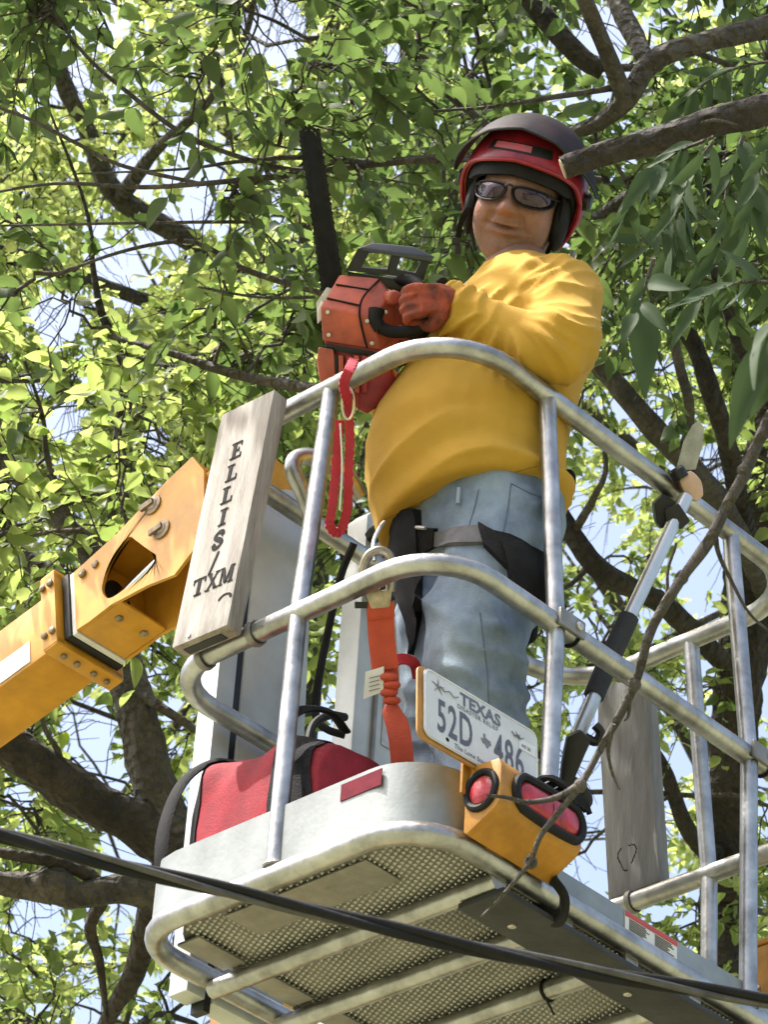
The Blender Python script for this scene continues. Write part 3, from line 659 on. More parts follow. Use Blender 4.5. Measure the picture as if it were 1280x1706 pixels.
# ------------------------------------------------------------------ the man
from mathutils.bvhtree import BVHTree
def remesh(mb, voxel, smooth=6, fac=.5):
    """one continuous skin over overlapping volumes; returns (verts Nx3, quads)"""
    me = bpy.data.meshes.new('tmp'); me.from_pydata(mb.v, [], mb.f); me.update()
    bm = bmesh.new(); bm.from_mesh(me); bmesh.ops.recalc_face_normals(bm, faces=bm.faces); bm.to_mesh(me); bm.free()
    o = bpy.data.objects.new('tmp', me); COL.objects.link(o)
    m = o.modifiers.new('r', 'REMESH'); m.mode = 'VOXEL'; m.voxel_size = voxel
    s = o.modifiers.new('s', 'SMOOTH'); s.iterations = smooth; s.factor = fac
    bpy.context.view_layer.update(); dg = bpy.context.evaluated_depsgraph_get(); ev = o.evaluated_get(dg).to_mesh()
    n = len(ev.vertices); v = np.empty(n * 3); ev.vertices.foreach_get('co', v); v = v.reshape(-1, 3)
    nn = np.empty(n * 3); ev.vertices.foreach_get('normal', nn); nn = nn.reshape(-1, 3)
    f = [tuple(p.vertices) for p in ev.polygons]
    bpy.data.objects.remove(o); bpy.data.meshes.remove(me)
    return v, nn, f
def raw(v, f):
    m = MB(); m.v = [tuple(p) for p in v]; m.f = f; m.mi = [0] * len(f); return m
def ellring(c, ax, ay, rx, ry, n=24, rb=None, e=1.0):
    P = []
    for k in range(n):
        a = 2 * math.pi * k / n; ca, sa = math.cos(a), math.sin(a)
        r_ = rx if (ca > 0 or rb is None) else rb
        P.append(c + ax * r_ * np.sign(ca) * abs(ca) ** e + ay * ry * np.sign(sa) * abs(sa) ** e)
    return P
def nz(p, s=1.0): return noise.noise(Vector((p[0] * s, p[1] * s, p[2] * s)))

def ridge(x):
    """sharp crest, wide valley, period 1"""
    return (1 - 2 * abs((x % 1) - .5)) ** 1.7
PX = thing('person', 'man in yellow long sleeved shirt, jeans and red helmet holding a chainsaw', 'person', (.36, .22, .012))
FW = unit(V(-1, .10, 0)); SD = unit(V(-.10, -1, 0))     # where he faces, and his left
# joints
HIPL, KNL, ANL = V(.365, .135, .86), V(.300, .165, .56), V(.345, .175, .12)
HIPR, KNR, ANR = V(.385, .290, .86), V(.365, .285, .58), V(.415, .285, .12)
SHL, ELL, WRL, HAL = V(.396, .055, 1.415), V(.300, -.022, 1.175), V(.172, .158, 1.298), V(.130, .185, 1.305)
SHR, ELR, WRR, HAR = V(.415, .335, 1.42), V(.410, .425, 1.21), V(.255, .400, 1.25), V(.205, .385, 1.26)
NECK = V(.398, .178, 1.50)
HC = at(867, 341, 6.585); HS = 1.17
# --- jeans
j = MB()
rings = []
for z, cx, cy, f_, b_, w_ in ((1.0, .37, .225, .16, .135, .165), (.95, .37, .22, .16, .135, .172), (.88, .37, .22, .155, .14, .175), (.82, .365, .22, .14, .13, .17), (.77, .36, .22, .11, .11, .155)):
    rings.append(ellring(V(cx, cy, z), FW, SD, f_, w_, 28, b_, .85))
j.loft(rings)
def leg(h, k, a, s):
    P = cr([h + V(0, 0, .02), (h + k) / 2 + FW * .015, k, (k + a) / 2 - FW * .01, a, a - V(0, 0, .06)], 5)
    j.tube(P, np.interp(np.linspace(0, 1, len(P)), [0, .2, .38, .5, .62, .8, 1], [.108, .106, .100, .096, .093, .088, .094]), 20)
leg(HIPL, KNL, ANL, 1); leg(HIPR, KNR, ANR, -1)
v, n_, f = remesh(j, .0075, 8)
d = np.zeros(len(v))
for i, p in enumerate(v):
    k = .5 + .5 * nz(p, 5)
    # drag folds: stacked across the shin and behind the knee, diagonal on the thigh
    zc = p[2]; q = p - V(.3, .17, .6); X, Y = q @ CR, q @ CU
    w1 = max(0, 1 - abs(zc - .64) / .18); w2 = np.clip((.60 - zc) / .12, 0, 1); w3 = max(0, 1 - abs(zc - .84) / .1)
    s1 = (X * .88 + Y * .47) / .085 + .45 * nz(p, 5); s2 = (Y + .22 * X) / .052 + .7 * nz(p + 3, 7) + .25 * nz(p, 15); s3 = (X * .5 + Y * .86) / .06 + .6 * nz(p, 6)
    d[i] = .030 * w1 * ridge(s1) * (.3 + .7 * k) + .020 * w2 * ridge(s2) * max(0, nz(p + 11, 6) + .25) + .010 * w3 * ridge(s3) * k + .004 * nz(p, 14) + .003 * nz(p, 30) - .005
v = v + n_ * d[:, None]
def jeans_mat():
    m = M('denim', (.25, .315, .38), .9, 0, .2, 6, .2, 260, col2=(.055, .08, .125), crease=.5, cs=8); return m
JEANS = (v.copy(), f)
jo = obj('jeans', raw(v, f), jeans_mat(), PX, sharp=180)
# --- shirt
s = MB(); rings = []
for z, cx, cy, f_, b_, w_ in ((.912, .36, .235, .182, .14, .188), (.95, .36, .24, .198, .143, .194), (1.0, .36, .245, .212, .147, .20), (1.07, .362, .245, .220, .15, .205), (1.14, .366, .24, .215, .158, .205), (1.22, .375, .225, .19, .155, .205), (1.30, .385, .205, .165, .15, .205), (1.37, .392, .195, .15, .145, .205), (1.43, .397, .19, .13, .135, .195), (1.475, .40, .185, .108, .118, .155), (1.51, .40, .18, .088, .095, .105), (1.53, .398, .178, .078, .082, .082)):
    rings.append(ellring(V(cx, cy, z), FW, SD, f_, w_, 32, b_, .92))
# hem hangs lower in front of the belly and to his right
r0 = rings[0]; rings = [[p + V(0, 0, -.040 * ((p - V(.36, .235, .9)) @ unit(FW - SD * .8)) / .19) for p in r0]] + rings[1:]
s.loft(rings)
def arm(a, b, c, ra, rb_, rc):
    P = cr([a + (a - b) * .06, a, a * .5 + b * .5, b, b * .5 + c * .5 + V(0, 0, -.008), c], 6); t = np.linspace(0, 1, len(P))
    s.tube(P, np.interp(t, [0, .18, .42, .60, .8, 1], [ra * .82, ra, ra * .93, rb_, rc * 1.15, rc]), 20)
    s.ell(a, (ra * 1.0, ra * .98, ra * 1.02))
arm(SHL, ELL, WRL, .081, .071, .047); arm(SHR, ELR, WRR, .086, .076, .047)
s.hull([SHL + V(0, .0, .06), SHR + V(0, 0, .06), NECK + V(-.05, -.06, .02), NECK + V(.05, -.06, .02), NECK + V(-.05, .06, .02), NECK + V(.05, .06, .02), SHL + V(.06, .02, 0), SHR + V(.06, 0, 0), SHL + V(-.06, .03, 0), SHR + V(-.06, 0, 0)])
v, n_, f = remesh(s, .0055, 8)
AP = at(838, 512, 6.25); ua = unit(ELL - SHL); fa = unit(WRL - ELL); d = np.zeros(len(v))
def seg_t(p, a, b):
    t = np.clip(((p - a) @ (b - a)) / ((b - a) @ (b - a)), 0, 1); return t, np.linalg.norm(p - (a + (b - a) * t))
for i, p in enumerate(v):
    t1, d1 = seg_t(p, SHL, ELL); t2, d2 = seg_t(p, ELL, WRL)
    arm_w = max(0, 1 - max(0, min(d1, d2) - .095) / .03)
    q_ = p - AP; rr_ = math.hypot(q_ @ CR, q_ @ CU); ang = math.atan2(q_ @ CU, q_ @ CR)
    rad = max(0, min(1, (rr_ - .045) / .06)) * max(0, 1 - rr_ / .30)
    if ang > 1.5 or ang < -2.9: rad *= .25
    fold = .026 * rad * ridge(ang * 1.9 + .9 * nz(p, 6)) * (.35 + .8 * (.5 + .5 * nz(p + 4, 7))) + .010 * rad * ridge(ang * 4.3 + 1.2 * nz(p, 9))
    if d2 < d1:
        ww = max(0, (t2 - .45) / .55); fold += .024 * ww * ridge(t2 * 6.2 + .55 * nz(p, 11)) * (.4 + .7 * (.5 + .5 * nz(p + 9, 10)))
    fold += .004 * nz(p, 16) - .004
    z = p[2]
    wb = max(0, 1 - abs(z - .955) / .085); wc = max(0, 1 - abs(z - 1.33) / .11)
    side = .5 + .5 * np.clip(((p - V(.37, .22, z)) @ SD) / .2, -1, 1)
    lat = (p - V(.37, .22, z)) @ unit(SD - FW * .3)
    body = .030 * wb * ridge(z * 11.5 - lat * 2.6 + .5 * nz(p, 5)) * (.15 + .85 * side) + .018 * wc * ridge(z * 7 + lat * 6 + .7 * nz(p, 5)) * side + .0035 * nz(p, 9) + .002 * nz(p, 22)
    d[i] = arm_w * fold + (1 - arm_w) * body
v = v + n_ * d[:, None]
SHIRT = (v.copy(), f)
yel = M('yellow_cotton', (.50, .285, .03), .9, 0, .08, 5, .15, 300, crease=.55, cs=6)
so = obj('shirt', raw(v, f), yel, PX, sharp=180)
# collar
col = [NECK + V(0, 0, .030) + (V(-1, 0, .0) * .082 * math.cos(a) + V(0, 1, 0) * .082 * math.sin(a)) + V(0, 0, -.022 * math.cos(a)) for a in np.linspace(0, 6.283, 33)[:-1]]
obj('collar', MB().tube(col, .0075, 8, closed=True), yel, so)
obj('sleeve_cuff', MB().tube([WRL + unit(WRL - ELL) * .004 + (unit(np.cross(fa, V(0, 0, 1))) * math.cos(a) + unit(np.cross(fa, np.cross(fa, V(0, 0, 1)))) * math.sin(a)) * .043 for a in np.linspace(0, 6.283, 25)[:-1]], .008, 8, closed=True), yel, so)

# --- head
hr_ = CR * math.cos(math.radians(13)) - CU * math.sin(math.radians(13)); hu0 = CU * math.cos(math.radians(13)) + CR * math.sin(math.radians(13))
ya = math.radians(13)
HF0 = -CF * math.cos(ya) - hr_ * math.sin(ya); HA = hr_ * math.cos(ya) - CF * math.sin(ya); HU = unit(np.cross(HF0, HA)) * 1.0
if HU @ CU < 0: HU = -HU
HF = HF0
def hd(a, b, c): return HC + (HA * a + HU * b + HF * c) * HS
def gauss(x, s): return math.exp(-.5 * (x / s) ** 2)
NA, NE = 216, 160
hv = []; hcol = []
for j_ in range(NE + 1):
    el = -90 + 180 * j_ / NE
    for i in range(NA):
        az = -180 + 360 * i / NA
        a_, e_ = math.radians(az), math.radians(el)
        dx, dy, dz = math.sin(a_) * math.cos(e_), math.sin(e_), math.cos(a_) * math.cos(e_)
        rx, ry, rz = .073, (.116 if dy > 0 else .121), (.096 if dz > 0 else .105)
        r = 1 / math.sqrt((dx / rx) ** 2 + (dy / ry) ** 2 + (dz / rz) ** 2)
        o = 0.; front = max(0, dz)
        if front > 0:
            o += .013 * gauss(az, 5.5) * gauss(el - 2, 9) + .029 * gauss(az, 5.6) * gauss(el + 11, 5)
            o += .008 * (gauss(az - 8.5, 3.6) + gauss(az + 8.5, 3.6)) * gauss(el + 14, 3)
            o -= .012 * (gauss(az - 21, 9) + gauss(az + 21, 9)) * gauss(el - 3, 6)
            o += .007 * gauss(az, 28) * gauss(el - 15, 5)
            o += .008 * (gauss(az - 34, 13) + gauss(az + 34, 13)) * gauss(el + 14, 11)
            o -= .0075 * (gauss(az - 19 - (el + 24) * -.5, 3) + gauss(az + 19 + (el + 24) * -.5, 3)) * gauss(el + 24, 7)
            ml = -30.5 + .0015 * abs(az) ** 1.6 - az * .03
            o += .007 * gauss(az, 13) * (gauss(el - ml - 3.6, 2.4) + 1.15 * gauss(el - ml + 3.8, 2.6)) - .011 * gauss(az, 11) * gauss(el - ml, 1.1)
            o += .016 * gauss(az, 15) * gauss(el + 48, 8) - .004 * gauss(az, 15) * gauss(el + 40, 3)
            o += .013 * (gauss(az - 44, 18) + gauss(az + 44, 18)) * gauss(el + 38, 16)
            o += .010 * gauss(az, 30) * gauss(el + 62, 9)
        hv.append(hd(dx * (r + o), dy * (r + o), dz * (r + o)))
        lip = gauss(az, 12) * gauss(el - (-30.5), 3.6) if front > 0 else 0
        flush = .5 * (gauss(az - 34, 12) + gauss(az + 34, 12)) * gauss(el + 14, 10) + .5 * gauss(az, 8) * gauss(el + 12, 6) if front > 0 else 0
        ml = -30.5 + .0015 * abs(az) ** 1.6 - az * .03
        line = gauss(az, 10.5) * gauss(el - ml, 1.0) if front > 0 else 0
        c = np.array([.28, .155, .112]); c = c * (1 - .5 * lip * .5) + np.array([.12, .0, .0]) * lip * .6 + np.array([.09, -.01, -.01]) * flush
        c = c * (1 - .85 * line) * (1 - .22 * (gauss(az, 40) * gauss(el + 48, 16)) * (front > 0))
        hair = 1 if (dy > .35 and abs(az) > 60) or abs(az) > 105 else 0
        hcol.append(c if not hair else np.array([.06, .045, .035]))
hf = [(j_ * NA + i, j_ * NA + (i + 1) % NA, (j_ + 1) * NA + (i + 1) % NA, (j_ + 1) * NA + i) for j_ in range(NE) for i in range(NA)]
# rest of the body under the clothes, one skin with the neck
b = MB()
b.tube(cr([hd(0, -.040, -.04), hd(0, -.10, -.05) * .6 + (NECK + V(0, 0, .05)) * .4, NECK + V(0, 0, .03), NECK - V(0, 0, .08)], 5), [.060, .064, .070, .085], 24)
b.loft([ellring(V(.37, .22, z), FW, SD, a_, w_, 20) for z, a_, w_ in ((.8, .1, .14), (1.0, .13, .15), (1.2, .12, .16), (1.42, .1, .15), (1.5, .06, .07))])
for a_, b_, c_, h_ in ((SHL, ELL, WRL, HAL), (SHR, ELR, WRR, HAR)):
    b.tube(cr([a_ + V(0, (.2 - a_[1]) * .5, .0), a_, b_, c_, h_], 5), [.06, .06, .05, .036, .03], 14)
for h_, k_, a_ in ((HIPL, KNL, ANL), (HIPR, KNR, ANR)):
    b.tube(cr([h_ + V(0, 0, .04), h_, k_, a_, a_ - V(0, 0, .05)], 5), [.09, .085, .065, .045, .04], 14)
bv, bn, bf = remesh(b, .009, 6)
skin = M('skin', (.30, .165, .12), .55, 0, .25, 60, .25, 160, col2=(.17, .09, .07), spec=.35)
sn = skin.node_tree; at_ = sn.nodes.new('ShaderNodeVertexColor'); at_.layer_name = 'tone'
mx = sn.nodes.new('ShaderNodeMix'); mx.data_type = 'RGBA'; mx.blend_type = 'MIX'; mx.inputs[0].default_value = .66
pb = sn.nodes['Principled BSDF']; sn.links.new(pb.inputs['Base Color'].links[0].from_socket, mx.inputs[6]); sn.links.new(at_.outputs[0], mx.inputs[7]); sn.links.new(mx.outputs[2], pb.inputs['Base Color'])
pb.inputs['Subsurface Weight'].default_value = .12; pb.inputs['Subsurface Radius'].default_value = (.01, .004, .002); pb.inputs['Subsurface Scale'].default_value = .6
off = len(hv)
bo = obj('body', raw([*hv, *map(tuple, bv)], hf + [tuple(i + off for i in q) for q in bf]), skin, PX, sharp=180)
ca = bo.data.color_attributes.new('tone', 'FLOAT_COLOR', 'POINT')
cols = np.ones((len(bo.data.vertices), 4)); cols[:, :3] = (.22, .122, .09); cols[:off, :3] = np.array(hcol); ca.data.foreach_set('color', cols.ravel())
# ears
for s_ in (-1, 1): obj('ear', MB().ell(hd(.073 * s_, -.01, -.012), (.010, .032, .020), (HA, HU, HF)), skin, bo)

# --- helmet
red_shell = M('helmet_red', (.30, .012, .026), .4, 0, .3, 26, .05, 90, col2=(.10, .008, .014), coat=.15)
smoke = M('dark_visor', (.009, .010, .010), .6, 0, .4, 16, .08, 60, rv=.1, col2=(.028, .014, .016), spec=.12)
def patch(az0, az1, elo, ehi, rad, cen, th, na=48, ne=20, flare=0.):
    """thick curved patch of an ellipsoid round the head; elo/ehi functions of azimuth (deg)"""
    outer, inner = [], []
    for k in range(ne + 1):
        for i in range(na + 1):
            az = az0 + (az1 - az0) * i / na; lo, hi = elo(az), ehi(az); t = k / ne; el = lo + (hi - lo) * t
            a_, e_ = math.radians(az), math.radians(el)
            m_ = 1 + flare * max(0, 1 - t * 4) ** 1.5 * max(.45, math.cos(a_))
            q = V(math.sin(a_) * math.cos(e_) * rad[0], math.sin(e_) * rad[1], math.cos(a_) * math.cos(e_) * rad[2]) * m_ + cen
            outer.append(hd(*q)); inner.append(hd(*(q - unit(q - cen) * th)))
    w = na + 1; fs = []; o = len(outer)
    for k in range(ne):
        for i in range(na):
            A = k * w + i; fs += [(A, A + 1, A + w + 1, A + w), (o + A, o + A + w, o + A + w + 1, o + A + 1)]
    for i in range(na): fs += [(i, o + i, o + i + 1, i + 1), (ne * w + i, ne * w + i + 1, o + ne * w + i + 1, o + ne * w + i)]
    for k in range(ne): fs += [(k * w, k * w + w, o + k * w + w, o + k * w), (k * w + na, o + k * w + na, o + k * w + w + na, k * w + w + na)]
    return MB().add(outer + inner, fs)
HCN = V(0, .029, -.012)
def shell_lo(az):
    a = abs(az)
    return np.interp(a, [0, 45, 64, 80, 94, 120, 180], [15, 11, 7, -6, -40, -44, -34])
SHL_ = obj('helmet_shell', patch(-180, 180, shell_lo, lambda a: 89.5, (.112, .127, .136), HCN, .007, 72, 22), red_shell, PX, sharp=70)
rim = [hd(*(V(math.sin(math.radians(az)) * math.cos(math.radians(shell_lo(az))) * .1125, math.sin(math.radians(shell_lo(az))) * .1275, math.cos(math.radians(az)) * math.cos(math.radians(shell_lo(az))) * .1365) + HCN)) for az in np.linspace(-180, 180, 61)[:-1]]
obj('edge_trim', MB().tube(rim, .0045, 6, closed=True), M('trim_red', (.30, .015, .025), .4, 0, .2, 30), SHL_)
obj('helmet_liner', patch(-180, 180, lambda a: shell_lo(a) - (11 if abs(a) < 62 else 6), lambda a: 80, (.103, .118, .124), HCN, .012, 48, 12), blackr, SHL_)
vlo = lambda a: np.interp(abs(a), [0, 30, 55, 75, 88], [36, 31, 19, 9, 4])
VIS = obj('flipped_visor', patch(-88, 88, vlo, lambda a: np.interp(abs(a), [0, 60, 88], [125, 110, 92]), (.127, .137, .154), HCN, .0035, 48, 22, flare=.10), smoke, SHL_, sharp=70)
lip = [hd(*(V(math.sin(math.radians(az)) * math.cos(math.radians(vlo(az))) * .127, math.sin(math.radians(vlo(az))) * .137, math.cos(math.radians(az)) * math.cos(math.radians(vlo(az))) * .154) * (1 + .10 * max(.45, math.cos(math.radians(az)))) + HCN)) for az in np.linspace(-88, 88, 41)]
obj('visor_edge', MB().tube(lip, .003, 6), blackp, VIS)
# dark logo panel and scuffed sticker on the red front
obj('front_panel', patch(-34, 34, lambda a: 22, lambda a: 31, (.1132, .1282, .1372), HCN, .0015, 20, 3), blackp, SHL_)
obj('front_sticker', patch(-27, 12, lambda a: 23.5, lambda a: 29.5, (.114, .129, .138), HCN, .001, 14, 3), M('worn_sticker', (.45, .05, .08), .4, 0, .5, 60, col2=(.25, .12, .12)), SHL_)
for s_ in (-1, 1):
    obj('ear_pad', MB().ell(hd(.080 * s_, -.016, .010), (.019, .066, .034), (HA, HU, HF), 16, 12), blackr, SHL_)
    obj('cheek_strap', MB().tube(cr([hd(.080 * s_, .055, .035), hd(.081 * s_, .0, .034), hd(.076 * s_, -.055, .018), hd(.062 * s_, -.095, .0)], 5), .009, 8, flat=(1.3, .4)), black_web, SHL_)
    obj('visor_pivot', MB().lathe(hd(.112 * s_, .03, -.01), HA * s_, [(.02, -.004), (.02, .008), (.014, .013)], 16), blackp, SHL_)
lb = MB().box(hd(.108, -.07, -.03), (.004, .014, .014), (HA, HU, HF)); obj('side_clip', lb, M('grey_clip', (.2, .2, .2), .5), SHL_, bevel=.002)
cs = obj('chin_strap', MB().tube(cr([hd(-.080, -.035, .02), at(779, 352, 6.53), at(768, 372, 6.52), at(764, 396, 6.52)], 6), .0065, 8, flat=(1.4, .4)), black_web, SHL_)
obj('buckle', MB().box(at(760, 402, 6.52), (.009, .006, .008), (CR, CF, CU)), blackp, cs, bevel=.003)
obj('buckle', MB().box(at(763, 416, 6.52), (.007, .005, .010), (CR, CF, CU)), blackp, cs, bevel=.003)
# --- sunglasses
lensm = M('mirror_lens', (.055, .028, .040), .06, .35, .6, 30, 0, 60, col2=(.015, .009, .016), coat=.15)
def gl(az, el, off=.0):
    a_, e_ = math.radians(az), math.radians(el); return V(math.sin(a_) * (.0745 + off), math.sin(e_) * .118 + .004, math.cos(a_) * (.098 + off) + .014 * math.cos(a_))
for s_ in (-1, 1):
    prof = [(4, 4.5), (15, 7), (34, 7.5), (52, 6.5), (62, 3.5), (59, -2), (47, -6.5), (30, -8.5), (15, -7.5), (6, -2.5)]
    P = cr([V(s_ * a, e, 0) for a, e in prof], 4, closed=True); c = V(s_ * 26, 1, 0); rings = []
    for t in (1, .75, .5, .25, .03): rings.append([hd(*gl(*(c + (p - c) * t)[:2], .006 + .004 * (1 - t * t))) for p in P])
    L_ = obj('sunglass_lens', MB().loft(rings), lensm, PX, sharp=180)
    obj('lens_frame', MB().tube([hd(*gl(p[0], p[1], .007)) for p in P], .0022, 6, closed=True), blackr, L_)
    obj('temple_arm', MB().tube(cr([hd(*gl(s_ * 48, 5, .007)), hd(s_ * .079, .015, .03), hd(s_ * .080, .01, -.02)], 5), .0035, 6), blackp, L_)
obj('glasses_bridge', MB().tube(cr([hd(*gl(-6, 5, .008)), hd(*gl(0, 6.5, .014)), hd(*gl(6, 5, .008))], 5), .003, 6), blackp, PX)

# --- gloves
gl_or = M('glove_orange', (.34, .06, .022), .85, 0, .3, 26, .3, 120, col2=(.04, .016, .013), crease=.5, cs=16)
def glove(wr, hand, axis, palmn, name, label):
    """hand closed round a bar: axis = direction along the bar, palmn = from back of hand towards the bar"""
    g = MB(); ax = unit(axis); pn = unit(palmn - ax * (palmn @ ax)); fw = np.cross(ax, pn); fw = fw if fw @ (hand - wr) > 0 else -fw
    S_ = .84; ax, pn, fw = ax * S_, pn * S_, fw * S_
    g.hull([hand + ax * s_ * .037 + fw * q + pn * w for s_ in (-1, 1) for q in (-.03, .036) for w in (-.016, .010)])
    g.tube(cr([wr - unit(hand - wr) * .02, (wr + hand) / 2, hand], 5), [.041, .037, .034], 16)
    for k, ln in enumerate((.92, 1.0, .95, .8)):
        o = hand + ax * (-.033 + .022 * k) + fw * .03
        P = [o - fw * .01, o + fw * .022 * ln + pn * .004, o + fw * .036 * ln + pn * .026 * ln, o + fw * .020 * ln + pn * .050 * ln, o - fw * .004 + pn * .052 * ln]
        g.tube(cr(P, 4), [.0105, .0105, .0098, .0092, .0075], 10); g.ell(P[-1], (.009, .009, .009), n=8, m=6)
    th = [hand - ax * .03 - fw * .02, hand - ax * .055 + fw * .0 + pn * .012, hand - ax * .050 + fw * .012 + pn * .036, hand - ax * .030 + fw * .018 + pn * .055]
    g.tube(cr(th, 4), [.015, .0145, .013, .010], 10); g.ell(th[-1], (.0105, .0105, .0105), n=8, m=6)
    gv, gn, gf = remesh(g, .0032, 4); dd = np.array([.0022 * nz(p, 45) + .0012 * nz(p, 90) for p in gv]); gv = gv + gn * dd[:, None]
    G = obj('glove', raw(gv, gf), gl_or, PX, sharp=180); G['label'] = label
    return G
GL = glove(WRL, at(722, 500, 6.185), at(706, 440, 6.25) - at(722, 545, 6.2), CF - CR * .25, 'glove', 'orange work glove gripping the front handle')
GR = glove(WRR, HAR, V(0, .4, -1), V(-1, 0, 0), 'glove', 'orange work glove on the rear handle')
cb_ = MB().tube([WRL * .45 + HAL * .55 + (unit(np.cross(fa, V(0, 0, 1))) * math.cos(a) + unit(np.cross(fa, np.cross(fa, V(0, 0, 1)))) * math.sin(a)) * .0365 for a in np.linspace(0, 6.283, 25)[:-1]], .006, 8, closed=True, flat=(.5, 2))
obj('glove_cuff', cb_, black_web, GL)

# --- belt, harness and trouser details laid on the cloth
def bvh_of(vf): return BVHTree.FromPolygons([Vector(p) for p in vf[0]], [tuple(q) for q in vf[1]])
BJ, BS = bvh_of(JEANS), bvh_of(SHIRT)
def hit(bv, px, py):
    dr = CF + CR * (px - 640) / FPX - CU * (py - 853) / FPX; r_ = bv.ray_cast(Vector(CP), Vector(dr))
    return (np.array(r_[0]), np.array(r_[1])) if r_[0] is not None else (None, None)
def on_cloth(bv, px, py, off=.003):
    p, n = hit(bv, px, py)
    if p is None:
        q = at(px, py, 6.15); nr = bv.find_nearest(Vector(q)); p, n = np.array(nr[0]), np.array(nr[1])
    return p + n * off, n
def cloth_patch(bv, quad, th, mat, name, par, nu=12, nv=10, off=.004):
    """thick patch over the cloth, its corners given where they are seen"""
    A = [[None] * (nu + 1) for _ in range(nv + 1)]; q = [np.array(c, float) for c in quad]; o_, i_ = [], []
    for j in range(nv + 1):
        for i in range(nu + 1):
            u, w = i / nu, j / nv; c = (q[0] * (1 - u) + q[1] * u) * (1 - w) + (q[3] * (1 - u) + q[2] * u) * w
            p, n = on_cloth(bv, c[0], c[1], off); o_.append(p + n * th); i_.append(p - n * .004)
    w = nu + 1; fs = []; k = len(o_)
    for j in range(nv):
        for i in range(nu): a = j * w + i; fs += [(a, a + 1, a + w + 1, a + w), (k + a, k + a + w, k + a + w + 1, k + a + 1)]
    for i in range(nu): fs += [(i, k + i, k + i + 1, i + 1), (nv * w + i, nv * w + i + 1, k + nv * w + i + 1, k + nv * w + i)]
    for j in range(nv): fs += [(j * w, j * w + w, k + j * w + w, k + j * w), (j * w + nu, k + j * w + nu, k + j * w + w + nu, j * w + w + nu)]
    return obj(name, MB().add(o_ + i_, fs), mat, par, sharp=60)
hm = M('harness_black', (.012, .012, .013), .8, 0, .3, 25, .2, 200, spec=.2); grey_pad = M('grey_pad', (.15, .145, .15), .85, 0, .2, 30, .2, 200)
HN = cloth_patch(BJ, [(728, 886), (800, 880), (806, 908), (724, 912)], .006, grey_pad, 'thigh_strap', PX)
cloth_patch(BJ, [(800, 878), (905, 925), (904, 1010), (806, 912)], .012, hm, 'thigh_pad', HN)
cloth_patch(BJ, [(838, 905), (905, 945), (897, 1012), (850, 985)], .022, hm, 'hip_pad', HN)
cloth_patch(BJ, [(700, 880), (730, 880), (728, 912), (704, 925)], .010, hm, 'strap_buckle', HN)
obj('buckle_bar', MB().tube([on_cloth(BJ, 706, 885, .02)[0], on_cloth(BJ, 722, 880, .02)[0]], .004, 6), steel, HN)
cloth_patch(BJ, [(636, 872), (702, 850), (706, 936), (652, 952)], .016, hm, 'right_hip_pad', PX)
cloth_patch(BJ, [(660, 952), (706, 936), (703, 1030), (690, 1092)], .014, hm, 'right_leg_loop', PX)
obj('belt_pouch', MB().hull([at(x, y, q) for x, y in ((926, 786), (952, 780), (961, 792), (959, 820), (948, 829), (926, 822)) for q in (6.25, 6.33)]), hm, PX, bevel=.008)
obj('waist_belt', MB().tube(cr([at(868, 800, 6.08), at(895, 806, 6.13), at(925, 812, 6.22), at(945, 815, 6.3)], 5), .019, 8, flat=(1, .4), up=CU), hm, PX)
obj('back_strap', MB().hull([at(x, y, q) for x, y in ((932, 820), (948, 826), (945, 880), (928, 930), (915, 905)) for q in (6.26, 6.33)]), hm, PX, bevel=.006)
obj('gear_hook', MB().tube(cr([at(880, 1000, 6.03), at(888, 1035, 6.02), at(886, 1062, 6.02), at(872, 1062, 6.02), at(869, 1045, 6.02)], 5), .010, 8), blackr, PX)
seam = M('seam_thread', (.10, .13, .17), .9, 0, .1, 30)
for pts in ([(798, 816), (790, 850), (782, 876)], [(852, 806), (846, 850), (836, 900)], [(852, 806), (880, 820), (905, 830)], [(800, 1020), (806, 1070), (812, 1120), (815, 1180)]):
    P = [on_cloth(BJ, x, y, .0008)[0] for x, y in [tuple(c[:2]) for c in cr([V(x, y, 0) for x, y in pts], 6)]]
    obj('seam', MB().tube(P, .0010, 5), seam, jo)
obj('belt_loop', MB().tube([on_cloth(BJ, 766, 815, .004)[0], on_cloth(BJ, 765, 840, .004)[0]], .0045, 6), M('denim_loop', (.3, .37, .44), .9), jo)
hemth = M('hem_thread', (.30, .16, .012), .9, 0, .1, 30)
for pts in ([(640, 866), (700, 836), (750, 812), (800, 798), (860, 786), (895, 776)],):
    P = [on_cloth(BS, x, y, .0004)[0] for x, y in [tuple(q[:2]) for q in cr([V(x, y, 0) for x, y in pts], 8)]]
    obj('stitch_line', MB().tube(P, .0011, 5), hemth, so)
# --- boots
boot = M('boot_leather', (.05, .045, .04), .6, 0, .3, 20, .2, 80)
for a_ in (ANL, ANR):
    rg = []
    for t, w_, h_ in ((-.10, .030, .05), (-.08, .042, .09), (0, .046, .12), (.06, .046, .085), (.12, .050, .065), (.17, .042, .05), (.19, .02, .03)):
        c = V(a_[0], a_[1], .012 + h_ / 2) + FW * t; rg.append(ellring(c, SD, V(0, 0, 1), w_, h_ / 2, 16, e=.7))
    obj('boot', MB().loft(rg), boot, PX, sharp=60)

